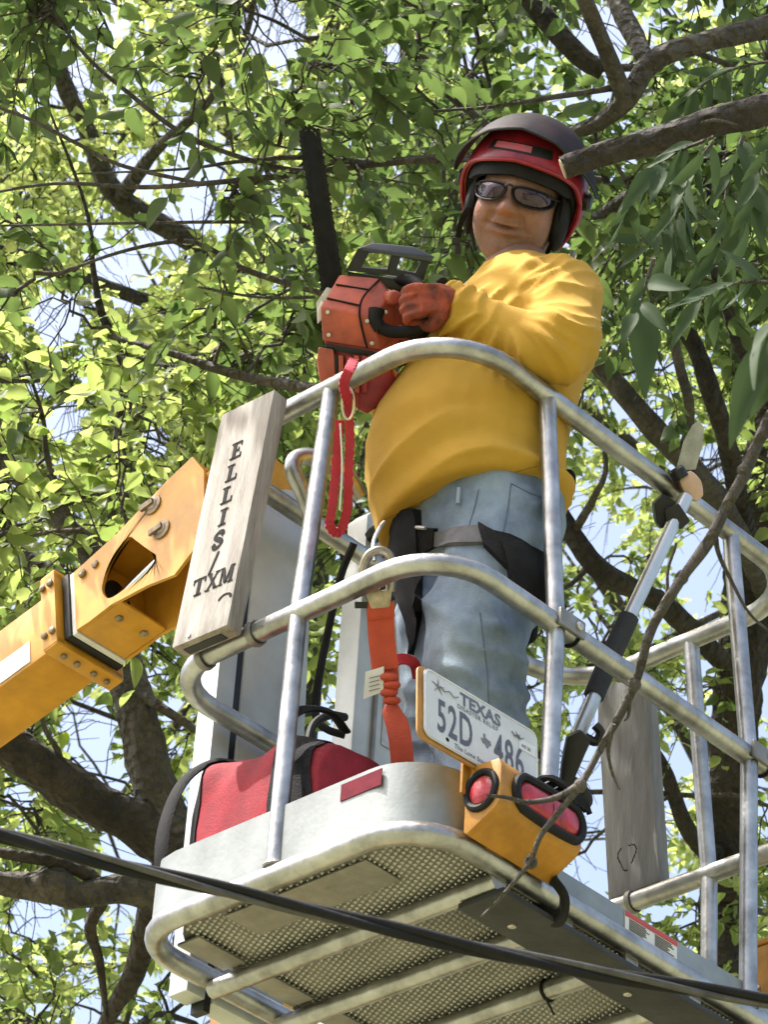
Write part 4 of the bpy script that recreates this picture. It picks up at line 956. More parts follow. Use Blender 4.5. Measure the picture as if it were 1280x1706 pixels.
# ------------------------------------------------------------------ chainsaw
def chainsaw():
    T = thing('chainsaw', 'orange red chainsaw held upright with its bar pointing at the sky', 'chainsaw', (.12, .33, 1.1))
    D = 6.29
    redp = M('saw_orange', (.50, .095, .045), .5, 0, .2, 20, .06, 90, col2=(.26, .055, .035)); redk = M('saw_red_dark', (.36, .022, .03), .45, 0, .3, 24, .05, 90)
    def H(name, pts, mat, par=T, bev=.004): return obj(name, MB().hull([at(x, y, D + q) for x, y, q in pts]), mat, par, bevel=bev, sharp=30)
    # top cover: two facets meeting at a ridge
    TC = H('top_cover', [(534, 512, -.06), (621, 527, -.075), (632, 583, -.06), (538, 568, -.05), (566, 458, -.015), (628, 464, -.03), (652, 492, -.05), (664, 560, -.03), (568, 458, .06), (640, 466, .05), (660, 560, .05), (540, 560, .05)], redp)
    for a, b in (((590, 474, -.028), (602, 478, -.03)),): pass
    g = MB()
    for P in ([(632, 466, -.033), (606, 494, -.062), (599, 520, -.0745), (604, 550, -.071), (612, 580, -.065)], [(545, 497, -.05), (600, 509, -.064)], [(560, 474, -.031), (616, 483, -.044)]):
        g = MB().tube(cr([at(x, y, D + q) for x, y, q in P], 4), .0022, 6); obj('cover_groove', g, ink, TC)
    H('side_cover', [(625, 500, -.05), (668, 488, -.03), (684, 515, -.02), (694, 545, 0), (688, 585, 0), (650, 612, -.03), (630, 600, -.05), (670, 500, .06), (690, 560, .06), (650, 605, .06)], redp)
    H('crankcase', [(540, 566, -.04), (630, 582, -.055), (655, 600, -.03), (652, 650, -.02), (625, 682, -.02), (598, 684, -.03), (560, 640, -.035), (545, 560, .05), (650, 600, .06), (630, 680, .05), (565, 640, .05)], redk)
    H('clutch_cover', [(531, 578, -.055), (556, 582, -.06), (560, 640, -.055), (534, 640, -.05), (528, 600, -.05), (533, 580, .0), (558, 640, .0), (528, 610, .0)], redp)
    for k, x in enumerate((568, 581, 594, 607)): H('cooling_fin', [(x - 4, 592, -.062), (x + 4, 593, -.062), (x + 5, 655, -.055), (x - 3, 653, -.055), (x - 4, 592, -.03), (x + 4, 655, -.03)], redk if k % 2 else redp, bev=.001)
    H('dark_vent', [(548, 590, -.056), (562, 592, -.056), (566, 640, -.052), (556, 636, -.052), (548, 590, -.03), (566, 640, -.03)], blackp, bev=.001)
    H('lower_shroud', [(598, 640, -.045), (648, 612, -.035), (660, 630, -.03), (640, 668, -.035), (612, 690, -.04), (600, 684, -.04), (650, 620, .03), (612, 688, .03)], redk)
    for (x, y, r) in ((652, 497, .0165), (617, 601, .011)): obj('filler_cap', MB().lathe(at(x, y, D - .05), unit(-CF + CR * .5), [(r, -.02), (r, .012), (r * .75, .018)], 10), redp, T, bevel=.0015)
    H('dark_gap', [(541, 572, -.050), (632, 587, -.062), (634, 596, -.058), (543, 583, -.048), (541, 572, .0), (634, 596, .0)], blackp, bev=.001)
    for k in range(4): obj('side_slot', MB().box(at(660 + 7 * k, 572 + 4 * k, D - .022), (.0022, .004, .011), (CR, CF, CU)), blackp, T)
    for x, y, q in ((546, 520, -.062), (612, 535, -.078), (620, 572, -.070), (548, 558, -.058), (643, 520, -.055), (668, 545, -.036)): obj('screw', MB().lathe(at(x, y, D + q), -CF, [(.0042, -.004), (.0042, .002), (.002, .003)], 8), steel, T)
    obj('white_guard', MB().hull([at(x, y, D + q) for x, y in ((528, 520), (536, 500), (541, 506), (536, 532), (529, 540)) for q in (-.04, .0)]), label_white, T, bevel=.002)
    # bar and chain
    bar = [(540, 487), (505, 240), (504, 226), (509, 218), (516, 216), (523, 220), (528, 230), (568, 470)]
    BR = obj('guide_bar', MB().prism([at(x, y, D + .01) for x, y in bar], CF * .007), M('saw_bar', (.010, .010, .010), .7, 0, .4, 30, spec=.2), T, bevel=.001)
    path = cr([V(x, y, 0) for x, y in ((539, 487), (522, 363), (504, 240), (502, 225), (508, 214), (516, 212), (525, 217), (531, 230), (550, 350), (569, 470))], 12)
    # walk the bar edge and set chain links one after another
    acc = 0; k = 0; step = 5.2; last = path[0]; dk = M('chain_steel', (.014, .013, .012), .7, 0, .4, 60, spec=.2)
    cm = MB()
    for a, b_ in zip(path[:-1], path[1:]):
        L_ = np.linalg.norm(b_ - a); t = 0
        while acc + (L_ - t) >= step:
            t += step - acc; acc = 0; p = a + (b_ - a) * t / L_; tg = unit(b_ - a); nn = V(tg[1], -tg[0], 0) * -1
            tw = CR * tg[0] - CU * tg[1]; nw = CR * nn[0] - CU * nn[1]; c = at(p[0], p[1], D + .0135)
            cm.box(c, (.0029, .0042, .0035 if k % 3 else .0055), (tw, CF, nw)); k += 1
            if k % 3 == 0: cm.box(c + nw * .005 + tw * .001, (.0016, .0045, .0022), (tw, CF, nw))
        acc += L_ - t
    ch = obj('chain', cm, dk, BR, smooth=False); ch['kind'] = 'stuff'
    obj('bar_clamp', MB().hull([at(x, y, D + q) for x, y in ((527, 505), (545, 478), (556, 482), (548, 520), (530, 540)) for q in (-.02, .03)]), steel, T, bevel=.002)
    # hand guard: framed shield with two windows
    def fr(x, y, q=0): return at(x, y, D - .02 + q)
    HG = None
    def wind(a):   # shield outline and its window, as seen
        return [fr(*p) for p in a]
    o1 = [(603, 412), (655, 417), (646, 458), (583, 452)]; h1 = [(616, 421), (652, 425), (645, 449), (602, 446)]
    o2 = [(655, 417), (718, 431), (706, 468), (646, 458)]; h2 = [(668, 429), (701, 436), (692, 455), (661, 450)]
    HG = obj('hand_guard', MB().ring(wind(o1), wind(h1), CF * .010 + CU * .004), blackp, T, bevel=.002)
    obj('guard_panel', MB().ring(wind(o2), wind(h2), CF * .010 + CU * .004), blackp, HG, bevel=.002)
    obj('guard_top', MB().hull([fr(600, 412, -.002), fr(622, 404, .01), fr(690, 411, .01), fr(726, 428, -.002), fr(718, 436, -.004), fr(655, 421, -.004), fr(605, 418, -.004), fr(622, 406, .035), fr(690, 414, .035)]), M('guard_gloss', (.03, .032, .032), .2, 0, .2, 30), HG, bevel=.002)
    obj('guard_arm', MB().hull([fr(x, y, q) for x, y in ((585, 450), (604, 412), (596, 414), (574, 455)) for q in (0, .03)]), blackp, HG, bevel=.002)
    obj('guard_base', MB().hull([fr(x, y, q) for x, y in ((578, 452), (640, 462), (700, 470), (690, 492), (640, 480), (580, 466)) for q in (.01, .05)]), blackp, HG, bevel=.003)
    H('rear_housing', [(655, 500, -.02), (700, 478, .0), (728, 500, .0), (736, 540, .01), (700, 568, -.01), (655, 562, -.02), (690, 480, .06), (730, 540, .06), (660, 560, .06)], blackp)
    # handles
    obj('front_handle', MB().tube(cr([at(640, 470, D + .03), at(678, 466, D - .02), at(700, 478, D - .06), at(708, 505, D - .08), at(706, 535, D - .08), at(690, 550, D - .075), at(655, 553, D - .07), at(634, 546, D - .07)], 6), .0125, 10), blackr, T)
    obj('handle_root', MB().tube(cr([at(634, 548, D - .07), at(626, 532, D - .07), at(628, 516, D - .065)], 5), [.0135, .0145, .017], 10), blackr, T)
    obj('rear_handle', MB().tube(cr([at(660, 600, D + .03), at(690, 590, D + .02), at(700, 555, D + .03), HAR, at(650, 640, D + .02)], 6), .015, 10), blackr, T)
chainsaw()
# ------------------------------------------------------------------ trees
def bark_mat(name, base, dark):
    m = M(name, base, .9, 0, .3, 9, .0, 60, col2=dark); n = m.node_tree.nodes; l = m.node_tree.links; b = n['Principled BSDF']
    tc = n.new('ShaderNodeTexCoord'); vo = n.new('ShaderNodeTexVoronoi'); vo.inputs['Scale'].default_value = 34; nzt = n.new('ShaderNodeTexNoise'); nzt.inputs['Scale'].default_value = 45; nzt.inputs['Detail'].default_value = 6
    l.new(tc.outputs['Object'], vo.inputs['Vector']); l.new(tc.outputs['Object'], nzt.inputs['Vector'])
    ad = n.new('ShaderNodeMath'); ad.operation = 'ADD'; l.new(vo.outputs['Distance'], ad.inputs[0]); l.new(nzt.outputs[0], ad.inputs[1])
    bp = n.new('ShaderNodeBump'); bp.inputs['Strength'].default_value = 1.0; bp.inputs['Distance'].default_value = .05; l.new(ad.outputs[0], bp.inputs['Height']); l.new(bp.outputs[0], b.inputs['Normal'])
    return m
bark_dark = bark_mat('dark_bark', (.07, .058, .045), (.022, .019, .015))
bark_grey = bark_mat('grey_bark', (.125, .112, .092), (.045, .041, .034))
twig_m = bark_mat('twig_bark', (.12, .105, .085), (.05, .045, .036))
def leaf_mat(name, d1, d2, t1, t2, tw=.5, rough=.45, spec=.3):
    """thin leaf: reflects, shines and lets light through; tone differs from leaf to leaf"""
    m = bpy.data.materials.new(name); m.use_nodes = True; n = m.node_tree.nodes; l = m.node_tree.links; out = n['Material Output']; b = n['Principled BSDF']
    g = n.new('ShaderNodeNewGeometry'); 
    r1 = n.new('ShaderNodeValToRGB'); r1.color_ramp.elements[0].color = (*d1, 1); r1.color_ramp.elements[1].color = (*d2, 1); l.new(g.outputs['Random Per Island'], r1.inputs[0])
    r2 = n.new('ShaderNodeValToRGB'); r2.color_ramp.elements[0].color = (*t1, 1); r2.color_ramp.elements[1].color = (*t2, 1); l.new(g.outputs['Random Per Island'], r2.inputs[0])
    b.inputs['Roughness'].default_value = rough; b.inputs['Specular IOR Level'].default_value = spec; l.new(r1.outputs[0], b.inputs['Base Color'])
    t = n.new('ShaderNodeBsdfTranslucent'); l.new(r2.outputs[0], t.inputs[0]); mx = n.new('ShaderNodeMixShader'); mx.inputs[0].default_value = tw
    l.new(b.outputs[0], mx.inputs[1]); l.new(t.outputs[0], mx.inputs[2]); l.new(mx.outputs[0], out.inputs[0])
    return m
leaf_bright = leaf_mat('leaf_bright', (.085, .120, .040), (.13, .17, .06), (.36, .48, .11), (.64, .70, .24), .64)  # leaf greens desaturated, so a hazy lift is put into the colour
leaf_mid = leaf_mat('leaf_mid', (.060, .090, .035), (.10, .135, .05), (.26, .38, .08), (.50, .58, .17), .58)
leaf_deep_shade = leaf_mat('leaf_deep_shade', (.050, .074, .034), (.085, .11, .050), (.09, .16, .04), (.22, .32, .08), .48, .45)  # darker copy of the leaf, canopy shade put into its colour

def leaf_template(wid=.56, n=4, tip=.8):
    """ovate blade folded along the midrib: unit length along s, t across, h up"""
    ss = np.array([0, .12, .34, .60, .84, 1.0]); ww = np.array([0, .36, .5, .36, .12, 0]) * wid
    vs = [(0, 0, 0)]; 
    for s_, w_ in zip(ss[1:-1], ww[1:-1]): vs += [(s_, -w_, w_ * .35), (s_, 0, 0), (s_, w_, w_ * .35)]
    vs.append((1, 0, 0)); fs = [(0, 2, 1), (0, 3, 2)]
    for k in range(3):
        a = 1 + 3 * k; fs += [(a, a + 1, a + 4, a + 3), (a + 1, a + 2, a + 5, a + 4)]
    fs += [(10, 11, 13), (11, 12, 13)]
    return np.array(vs, float), fs
LT_OV, LF = leaf_template(.60); LT_LA, _ = leaf_template(.38)
def leaf_batch(pos, dirs, nor, size, tmpl, droop=.25):
    """all leaves of a crown at once"""
    N = len(pos); dirs = dirs / np.linalg.norm(dirs, axis=1)[:, None]
    sid = np.cross(nor, dirs); sid /= np.linalg.norm(sid, axis=1)[:, None] + 1e-9; up = np.cross(dirs, sid)
    T = tmpl; c = nrg.uniform(.3, 1.6, N)[:, None, None]
    s_ = T[None, :, 0:1]; t_ = T[None, :, 1:2]; h_ = T[None, :, 2:3]
    wob = nrg.normal(0, .05, (N, len(T), 1))
    v = pos[:, None, :] + size[:, None, None] * (dirs[:, None, :] * s_ + sid[:, None, :] * t_ + up[:, None, :] * (h_ * c + wob - droop * s_ ** 2 * c * .6))
    return v.reshape(-1, 3)
def big_mesh(name, V_, F_loops, mat, parent, smooth=True):
    """mesh from numpy verts and list of (template faces repeated)"""
    me = bpy.data.meshes.new(name); V_ = V_.copy(); V_[:, 2] += Z0; V_ -= ORG[parent.name]
    me.vertices.add(len(V_)); me.vertices.foreach_set('co', V_.astype(np.float32).ravel())
    loops = np.concatenate([f.ravel() for f in F_loops]); sizes = np.concatenate([np.full(len(f), f.shape[1]) for f in F_loops])
    me.loops.add(len(loops)); me.loops.foreach_set('vertex_index', loops.astype(np.int32))
    me.polygons.add(len(sizes)); st = np.concatenate([[0], np.cumsum(sizes)[:-1]]); me.polygons.foreach_set('loop_start', st.astype(np.int32))
    me.update(calc_edges=True)
    me.polygons.foreach_set('use_smooth', np.full(len(sizes), smooth)); me.validate()
    return link(name, me, parent, [mat])
def leaf_faces(N, nv):
    tri = np.array([f for f in LF if len(f) == 3]); quad = np.array([f for f in LF if len(f) == 4]); o = (np.arange(N) * nv)[:, None, None]
    return [(tri[None] + o).reshape(-1, 3), (quad[None] + o).reshape(-1, 4)]
SHADE_N = 30
GAPS = [(118, 140, 38), (455, 48, 58), (222, 285, 34), (330, 350, 36), (280, 388, 38), (190, 440, 38), (95, 530, 46), (215, 500, 24), (1000, 55, 46), (1012, 105, 30), (660, 90, 22), (780, 100, 20),
        (145, 1205, 44), (150, 1312, 50), (205, 1425, 36), (335, 1660, 66), (60, 1515, 44), (30, 1330, 26), (150, 1690, 30), (962, 1290, 60), (985, 1185, 40), (985, 1380, 46), (1190, 770, 36), (930, 860, 38), (985, 905, 44),
        (1180, 935, 56), (1230, 790, 30), (1015, 955, 30), (640, 680, 0), (1080, 700, 26), (890, 1150, 22), (1140, 1180, 26), (110, 700, 34), (260, 740, 26), (60, 650, 22), (1250, 1300, 24), (985, 1450, 40), (470, 640, 18), (280, 1560, 40)]
def pxd(P):
    d = P - CP; z = d @ CF; return np.stack([640 + FPX * (d @ CR) / z, 853 - FPX * (d @ CU) / z, z], 1)
def in_gap(P, grow=0.):
    q = pxd(P); m = np.zeros(len(P), bool)
    for x, y, r in GAPS: m |= (q[:, 0] - x) ** 2 + (q[:, 1] - y) ** 2 < (r + grow) ** 2
    return m
LEAFS = {}
def leaf_mesh(kind, mat):
    """one detailed leaf, unit length, shared by its copies"""
    if (kind, mat.name) in LEAFS: return LEAFS[kind, mat.name]
    wid, curl, cup = kind; ns = 9; vs = []; 
    for i in range(ns):
        s_ = i / (ns - 1); w = wid * .5 * math.sin(math.pi * s_ ** .8) ** .85 * (1 - .25 * s_) + .004; z = -curl * s_ ** 2
        for k, t in enumerate((-1, -.5, 0, .5, 1)): vs.append((s_, t * w, z + cup * w * abs(t) ** 1.3 + .012 * math.sin(9 * s_ + t * 2)))
    fs = [(i * 5 + k, i * 5 + k + 1, (i + 1) * 5 + k + 1, (i + 1) * 5 + k) for i in range(ns - 1) for k in range(4)]
    me = bpy.data.meshes.new('leaf'); me.from_pydata(vs, [], fs); me.update(); me.polygons.foreach_set('use_smooth', [True] * len(fs)); me.materials.append(mat); LEAFS[kind, mat.name] = me; return me
leaf_near_shade = leaf_mat('leaf_near_shade', (.034, .058, .026), (.058, .09, .042), (.035, .06, .025), (.07, .11, .04), .3, .6, .1)  # darkened leaf colour stands in for the shade on the hanging sprays
def put_leaf(T, base, tip, nor, kind, mat=None):
    d = tip - base; L = np.linalg.norm(d); x = d / L; y = unit(np.cross(nor, x)); z = np.cross(x, y)
    o = bpy.data.objects.new('leaf', leaf_mesh(kind, mat or leaf_near_shade)); COL.objects.link(o); o.parent = T; b = base + V(0, 0, Z0) - ORG[T.name]
    o.matrix_local = Matrix(((x[0] * L, y[0] * L, z[0] * L, b[0]), (x[1] * L, y[1] * L, z[1] * L, b[1]), (x[2] * L, y[2] * L, z[2] * L, b[2]), (0, 0, 0, 1)))
class Tree:
    def __init__(s, name, label, base):
        s.T = thing(name, label, 'tree', (*base, -Z0)); s.nodes = []; s.br_v = []; s.br_f = []; s.nv = 0; s.lp, s.ld, s.ln, s.ls = [], [], [], []
    def limb(s, pts, mat, name='limb', rough=.2, n=18):
        """pts: (px, py, depth, width in px) along the limb"""
        P = cr([at(x, y, d) for x, y, d, w in pts], 14 if max(q[3] for q in pts) > 30 else 7); R = np.interp(np.linspace(0, 1, len(P)), np.linspace(0, 1, len(pts)), [w / 2 * d / FPX for x, y, d, w in pts])
        if R.max() > .02:
            P = [p + V(nz(p, 3.1), nz(p + 7, 3.1), nz(p + 15, 3.1)) * R[i] * .35 for i, p in enumerate(P)]
        obj(name, MB().tube(P, R, n, rough=rough), mat, s.T, sharp=80); s.nodes += [(p, r) for p, r in zip(P, R)]
    def trunk(s, pts, mat, name='trunk'):
        P = cr([V(*p[:3]) for p in pts], 16); R = np.interp(np.linspace(0, 1, len(P)), np.linspace(0, 1, len(pts)), [p[3] for p in pts])
        obj(name, MB().tube(P, R, 22, rough=.2), mat, s.T, sharp=80); s.nodes += [(p, r) for p, r in zip(P, R)]
    def tube3(s, P, r0, r1, n=4):
        P = np.asarray(P); N = len(P); t = np.gradient(P, axis=0); t /= np.linalg.norm(t, axis=1)[:, None] + 1e-9
        a = np.cross(t, V(.31, .52, .79)); a /= np.linalg.norm(a, axis=1)[:, None] + 1e-9; b = np.cross(t, a); R = np.linspace(r0, r1, N)[:, None]
        an = 2 * np.pi * np.arange(n) / n
        v = P[:, None, :] + R[:, None] * (a[:, None, :] * np.cos(an)[None, :, None] + b[:, None, :] * np.sin(an)[None, :, None])
        i = np.arange(N - 1)[:, None] * n; k = np.arange(n)[None]; f = np.stack([i + k, i + (k + 1) % n, i + n + (k + 1) % n, i + n + k], -1).reshape(-1, 4)
        s.br_v.append(v.reshape(-1, 3)); s.br_f.append(f + s.nv); s.nv += N * n
    def cluster(s, c, size, nt=6, spread=.34, fill=1.):
        ND = np.array([p for p, r in s.nodes]); k = np.argmin(np.linalg.norm(ND - c, axis=1) + nrg.uniform(0, .25, len(ND))); a = ND[k]; L = np.linalg.norm(c - a)
        m = (a + c) / 2 + nrg.normal(0, .10 * L + .02, 3) + V(0, 0, .08 * L); t = np.linspace(0, 1, 9)[:, None]
        P = (1 - t) ** 2 * a + 2 * t * (1 - t) * m + t * t * c
        P[1:-1] += nrg.normal(0, .012, (7, 3))
        s.tube3(P, min(.004 + .007 * L, .022), .0035, 5)
        if L > .5: s.nodes += [(P[q], .006) for q in (4, 6, 8)]
        for q in range(nt):
            st = P[nrg.integers(4, 9)]; d = unit(nrg.normal(0, 1, 3) + unit(c - a) * .6 + V(0, 0, -.1)); ln = spread * nrg.uniform(.6, 1.25); K = 7; tt = np.linspace(0, 1, K)[:, None]
            Q = st + d * ln * tt + V(0, 0, -1) * (tt ** 2) * ln * nrg.uniform(.05, .35) + nrg.normal(0, .008, (K, 3)); s.tube3(Q, .0034, .0013, 3)
            nl = max(4, int(ln / .036 * fill)); u = np.sort(nrg.uniform(.12, 1, nl)); u[-1] = 1
            pos = np.stack([np.interp(u, tt[:, 0], Q[:, j]) for j in range(3)], 1)
            sd_ = np.cross(d, V(0, 0, 1)); sd_ = unit(sd_) * np.where(np.arange(nl) % 2, 1, -1)[:, None]
            ld = d * .55 + sd_ * .9 + V(0, 0, -.35) + nrg.normal(0, .35, (nl, 3))
            s.lp.append(pos); s.ld.append(ld); s.ln.append(V(0, 0, 1) + nrg.normal(0, .6, (nl, 3))); s.ls.append(size * nrg.uniform(.5, 1.4, nl))
    def finish(s, mat, tmpl=LT_OV, droop=.25, singles=0):
        if s.br_v: big_mesh('branchlets', np.concatenate(s.br_v), [np.concatenate(s.br_f)], twig_m, s.T)['kind'] = 'stuff'
        p = np.concatenate(s.lp); d = np.concatenate(s.ld); n = np.concatenate(s.ln); z = np.concatenate(s.ls)
        k = ~in_gap(p + d / np.linalg.norm(d, axis=1)[:, None] * z[:, None] * .5); p, d, n, z = p[k], d[k], n[k], z[k]
        if singles:
            q = pxd(p); inside = (q[:, 0] > 0) & (q[:, 0] < 1280) & (q[:, 1] > 0) & (q[:, 1] < 1706); order = np.argsort(np.where(inside, -z / q[:, 2], 9))[:singles]
            for i in order: put_leaf(s.T, p[i], p[i] + unit(d[i]) * z[i], n[i], (.56, float(nrg.choice([.1, .22, .35])), .3), mat)
            rest = np.ones(len(p), bool); rest[order] = False; p, d, n, z = p[rest], d[rest], n[rest], z[rest]
        Vv = leaf_batch(p, d, n, z, tmpl, droop); o = big_mesh('crown', Vv, leaf_faces(len(p), len(tmpl)), mat, s.T); o['kind'] = 'stuff'
        return len(p)

def sample(N, xr, yr, dr, keep=None):
    out = []
    while len(out) < N:
        x, y = nrg.uniform(*xr), nrg.uniform(*yr); d = nrg.uniform(*dr)
        if keep is not None and nrg.uniform() > keep(x, y): continue
        p = at(x, y, d)
        if in_gap(p[None], 12)[0]: continue
        out.append(p)
    return out
# (1) the dark-limbed tree low on the left
A = Tree('spreading_tree', 'dark thick-limbed tree whose forked limbs pass behind the boom at left', (2.9, 3.4))
b0 = at(640, 1760, 8.7)
A.trunk([(b0[0] + .25, b0[1] + .2, -Z0 - .1, .30), (b0[0] + .15, b0[1] + .1, -Z0 + 1.0, .22), (b0[0] + .05, b0[1], b0[2] - .9, .19), (*b0, .17), (*at(480, 1560, 8.7), .13), (*at(345, 1450, 8.7), .095)], bark_dark)
A.limb([(370, 1470, 8.7, 96), (300, 1425, 8.7, 92), (230, 1380, 8.68, 73), (140, 1325, 8.62, 70), (60, 1268, 8.55, 73), (-60, 1200, 8.5, 70), (-260, 1090, 8.4, 52)], bark_dark)
A.limb([(330, 1450, 8.7, 88), (272, 1375, 8.72, 80), (245, 1290, 8.74, 73), (232, 1200, 8.76, 68), (212, 1120, 8.8, 61), (178, 1030, 8.8, 51), (150, 930, 8.8, 44), (108, 876, 8.8, 38), (50, 808, 8.8, 35), (-30, 730, 8.8, 33), (-200, 600, 8.8, 24)], bark_grey)
A.limb([(190, 1060, 8.8, 49), (120, 1000, 8.9, 45), (60, 945, 8.95, 40), (-20, 890, 9, 38), (-200, 800, 9, 26)], bark_dark)
A.limb([(390, 1520, 8.7, 61), (300, 1502, 8.65, 54), (200, 1484, 8.6, 47), (130, 1492, 8.55, 45), (90, 1478, 8.55, 65), (50, 1480, 8.55, 44), (-40, 1466, 8.5, 38), (-220, 1440, 8.4, 26)], bark_grey)
A.limb([(185, 1500, 8.6, 29), (160, 1470, 8.58, 24), (110, 1442, 8.55, 22), (20, 1425, 8.5, 19), (-120, 1400, 8.5, 12)], bark_dark)
A.limb([(250, 1500, 8.7, 35), (240, 1560, 8.8, 40), (222, 1620, 8.85, 36), (190, 1680, 8.9, 29), (150, 1760, 9, 19)], bark_dark)
A.limb([(170, 1500, 8.6, 22), (150, 1545, 8.65, 21), (165, 1600, 8.7, 15), (178, 1700, 8.7, 8)], bark_dark)
A.limb([(110, 1300, 8.6, 12), (95, 1250, 8.55, 10), (75, 1215, 8.5, 9), (60, 1150, 8.5, 7), (50, 1060, 8.5, 5)], bark_grey)
A.limb([(225, 1150, 8.76, 19), (270, 1180, 8.7, 17), (310, 1205, 8.7, 14), (360, 1240, 8.7, 10)], bark_grey)
A.limb([(186, 930, 8.7, 14), (186, 850, 8.5, 14), (196, 720, 8.35, 14), (206, 640, 8.25, 14), (198, 585, 8.2, 14), (168, 520, 8.2, 13), (154, 440, 8.2, 10), (150, 380, 8.2, 7), (128, 300, 8.2, 6), (80, 180, 8.2, 4)], bark_dark)
A.limb([(150, 930, 8.8, 12), (110, 850, 8.7, 11), (78, 760, 8.6, 10), (70, 690, 8.5, 7), (40, 600, 8.4, 5)], bark_grey)
for c in sample(185, (-420, 560), (560, 2050), (9.3, 13.2)): A.cluster(c, .054, 9, .32, 1.5)
for c in sample(30, (-350, 430), (600, 980), (7.7, 8.5)): A.cluster(c, .060, 6, .32, 1.2)
# (2) pale tree far off at top left
B = Tree('tall_pale_tree', 'tall pale-barked tree far behind at the upper left', (5.4, 7.0))
t0 = at(540, 600, 12.2)
B.trunk([(t0[0] + .1, t0[1] + .2, -Z0 - .1, .14), (t0[0], t0[1] + .1, 0, .10), (*t0, .06), (*at(360, 430, 12.1), .045), (*at(200, 330, 12), .04), (*at(150, 230, 11.9), .036), (*at(90, 90, 11.8), .03), (*at(20, -200, 11.6), .03)], bark_grey)
B.limb([(540, 600, 12.2, 34), (510, 380, 12, 24), (520, 200, 11.8, 20), (560, 0, 11.6, 14), (580, -200, 11.6, 8)], bark_grey)
B.limb([(200, 330, 12, 30), (260, 250, 11.6, 20), (360, 150, 11.4, 14), (420, 20, 11.3, 10), (440, -160, 11.2, 6)], bark_grey)
B.limb([(540, 600, 12.2, 30), (300, 520, 12, 24), (180, 480, 11.8, 24), (60, 430, 11.5, 18), (-120, 390, 11.3, 10)], bark_grey)
for c in sample(230, (-420, 720), (-420, 900), (10.2, 15)): B.cluster(c, .046, 11, .32, 1.75)
# (3) overhanging tree at upper right, its trunk outside the picture
C = Tree('overhanging_tree', 'overhanging tree with thick crossing limbs above the man at upper right', (3.2, -1.6))
c0 = at(1980, 900, 8.2)
C.trunk([(c0[0] + .3, c0[1], -Z0 - .1, .32), (c0[0] + .2, c0[1], -1.5, .24), (*c0, .2), (*at(1760, 330, 8.0), .12), (*at(1560, 140, 7.8), .075), (*at(1420, 70, 7.7), .055)], bark_dark)
C.limb([(1440, 75, 7.7, 50), (1290, 46, 7.6, 41), (1200, 62, 7.55, 37), (1120, 84, 7.5, 37), (1082, 108, 7.5, 37), (1045, 165, 7.5, 32), (1000, 200, 7.55, 29), (950, 222, 7.6, 24), (900, 260, 7.7, 18), (840, 330, 7.9, 11)], bark_grey)
C.limb([(1082, 108, 7.5, 32), (1055, 60, 7.6, 36), (1030, 10, 7.7, 34), (1010, -60, 7.8, 29), (980, -220, 8, 18)], bark_grey)
C.limb([(1004, 118, 8.4, 29), (960, 90, 8.4, 36), (905, 30, 8.4, 36), (860, -20, 8.4, 32), (780, -160, 8.4, 24)], bark_dark)
C.limb([(1045, 140, 7.5, 13), (1000, 150, 7.5, 11), (900, 165, 7.4, 9), (820, 178, 7.4, 6), (720, 185, 7.4, 4)], bark_grey, n=8)
C.limb([(820, 215, 8.2, 16), (770, 175, 8.2, 14), (720, 130, 8.2, 13), (700, 80, 8.2, 9), (690, -40, 8.2, 6)], bark_grey, n=8)
C.limb([(1500, 600, 8.2, 32), (1350, 640, 8.1, 24), (1250, 600, 8.0, 21), (1215, 520, 8.0, 19), (1190, 440, 8, 16), (1180, 300, 8, 9)], bark_dark)
C.limb([(930, 400, 8.6, 18), (985, 372, 8.4, 21), (1040, 330, 8.2, 19), (1120, 290, 8, 16), (1250, 240, 7.9, 9)], bark_dark, n=8)
for c in sample(84, (680, 1700), (-420, 560), (7.5, 11)): C.cluster(c, .056, 10, .34, 1.5)
# long thin boughs crossing behind the saw
for pts in ([(1000, 300, 7.4, 14), (770, 268, 7.2, 12), (640, 272, 7.2, 12), (560, 282, 7.2, 11), (480, 292, 7.15, 11), (380, 302, 7.1, 10), (240, 312, 7.1, 8), (90, 306, 7.1, 6), (-60, 330, 7.1, 4)],
            [(900, 290, 7.4, 14), (770, 262, 7.25, 12), (620, 270, 7.3, 11), (500, 262, 7.3, 9), (390, 270, 7.3, 7), (300, 282, 7.3, 5), (120, 290, 7.3, 3)],
            [(560, 285, 7.25, 8), (470, 280, 7.2, 8), (380, 255, 7.2, 8), (300, 220, 7.2, 9), (220, 160, 7.2, 8), (140, 90, 7.2, 6), (60, -20, 7.2, 4)],
            [(330, 305, 7.1, 7), (200, 275, 7.1, 7), (120, 235, 7.1, 7), (40, 195, 7.1, 6), (-60, 160, 7.1, 4)],
            [(560, 495, 7.3, 11), (470, 470, 7.3, 11), (400, 445, 7.3, 10), (350, 415, 7.3, 9), (300, 402, 7.3, 8), (200, 420, 7.3, 6), (60, 470, 7.3, 4)],
            [(390, 260, 7.2, 5), (370, 150, 7.2, 6), (360, 60, 7.2, 5), (365, -60, 7.2, 4)],
            [(420, 370, 7.2, 6), (330, 370, 7.2, 6), (200, 372, 7.2, 5), (0, 376, 7.2, 4)],
            [(540, 255, 7.2, 3), (440, 230, 7.2, 4), (400, 120, 7.2, 4), (430, 30, 7.2, 4), (400, -40, 7.2, 3)],
            [(525, 495, 7.4, 6), (430, 495, 7.4, 5), (330, 478, 7.4, 4)],
            [(540, 650, 7.6, 22), (470, 640, 7.7, 20), (380, 620, 7.8, 18), (290, 590, 7.9, 14), (180, 560, 8, 8)]):
    C.limb(pts, bark_grey if len(pts) > 6 else twig_m, name='bough', n=8, rough=.1)
dens = lambda x, y: 1.0 if (200 < x < 780 and 60 < y < 640) or y < 260 else .35
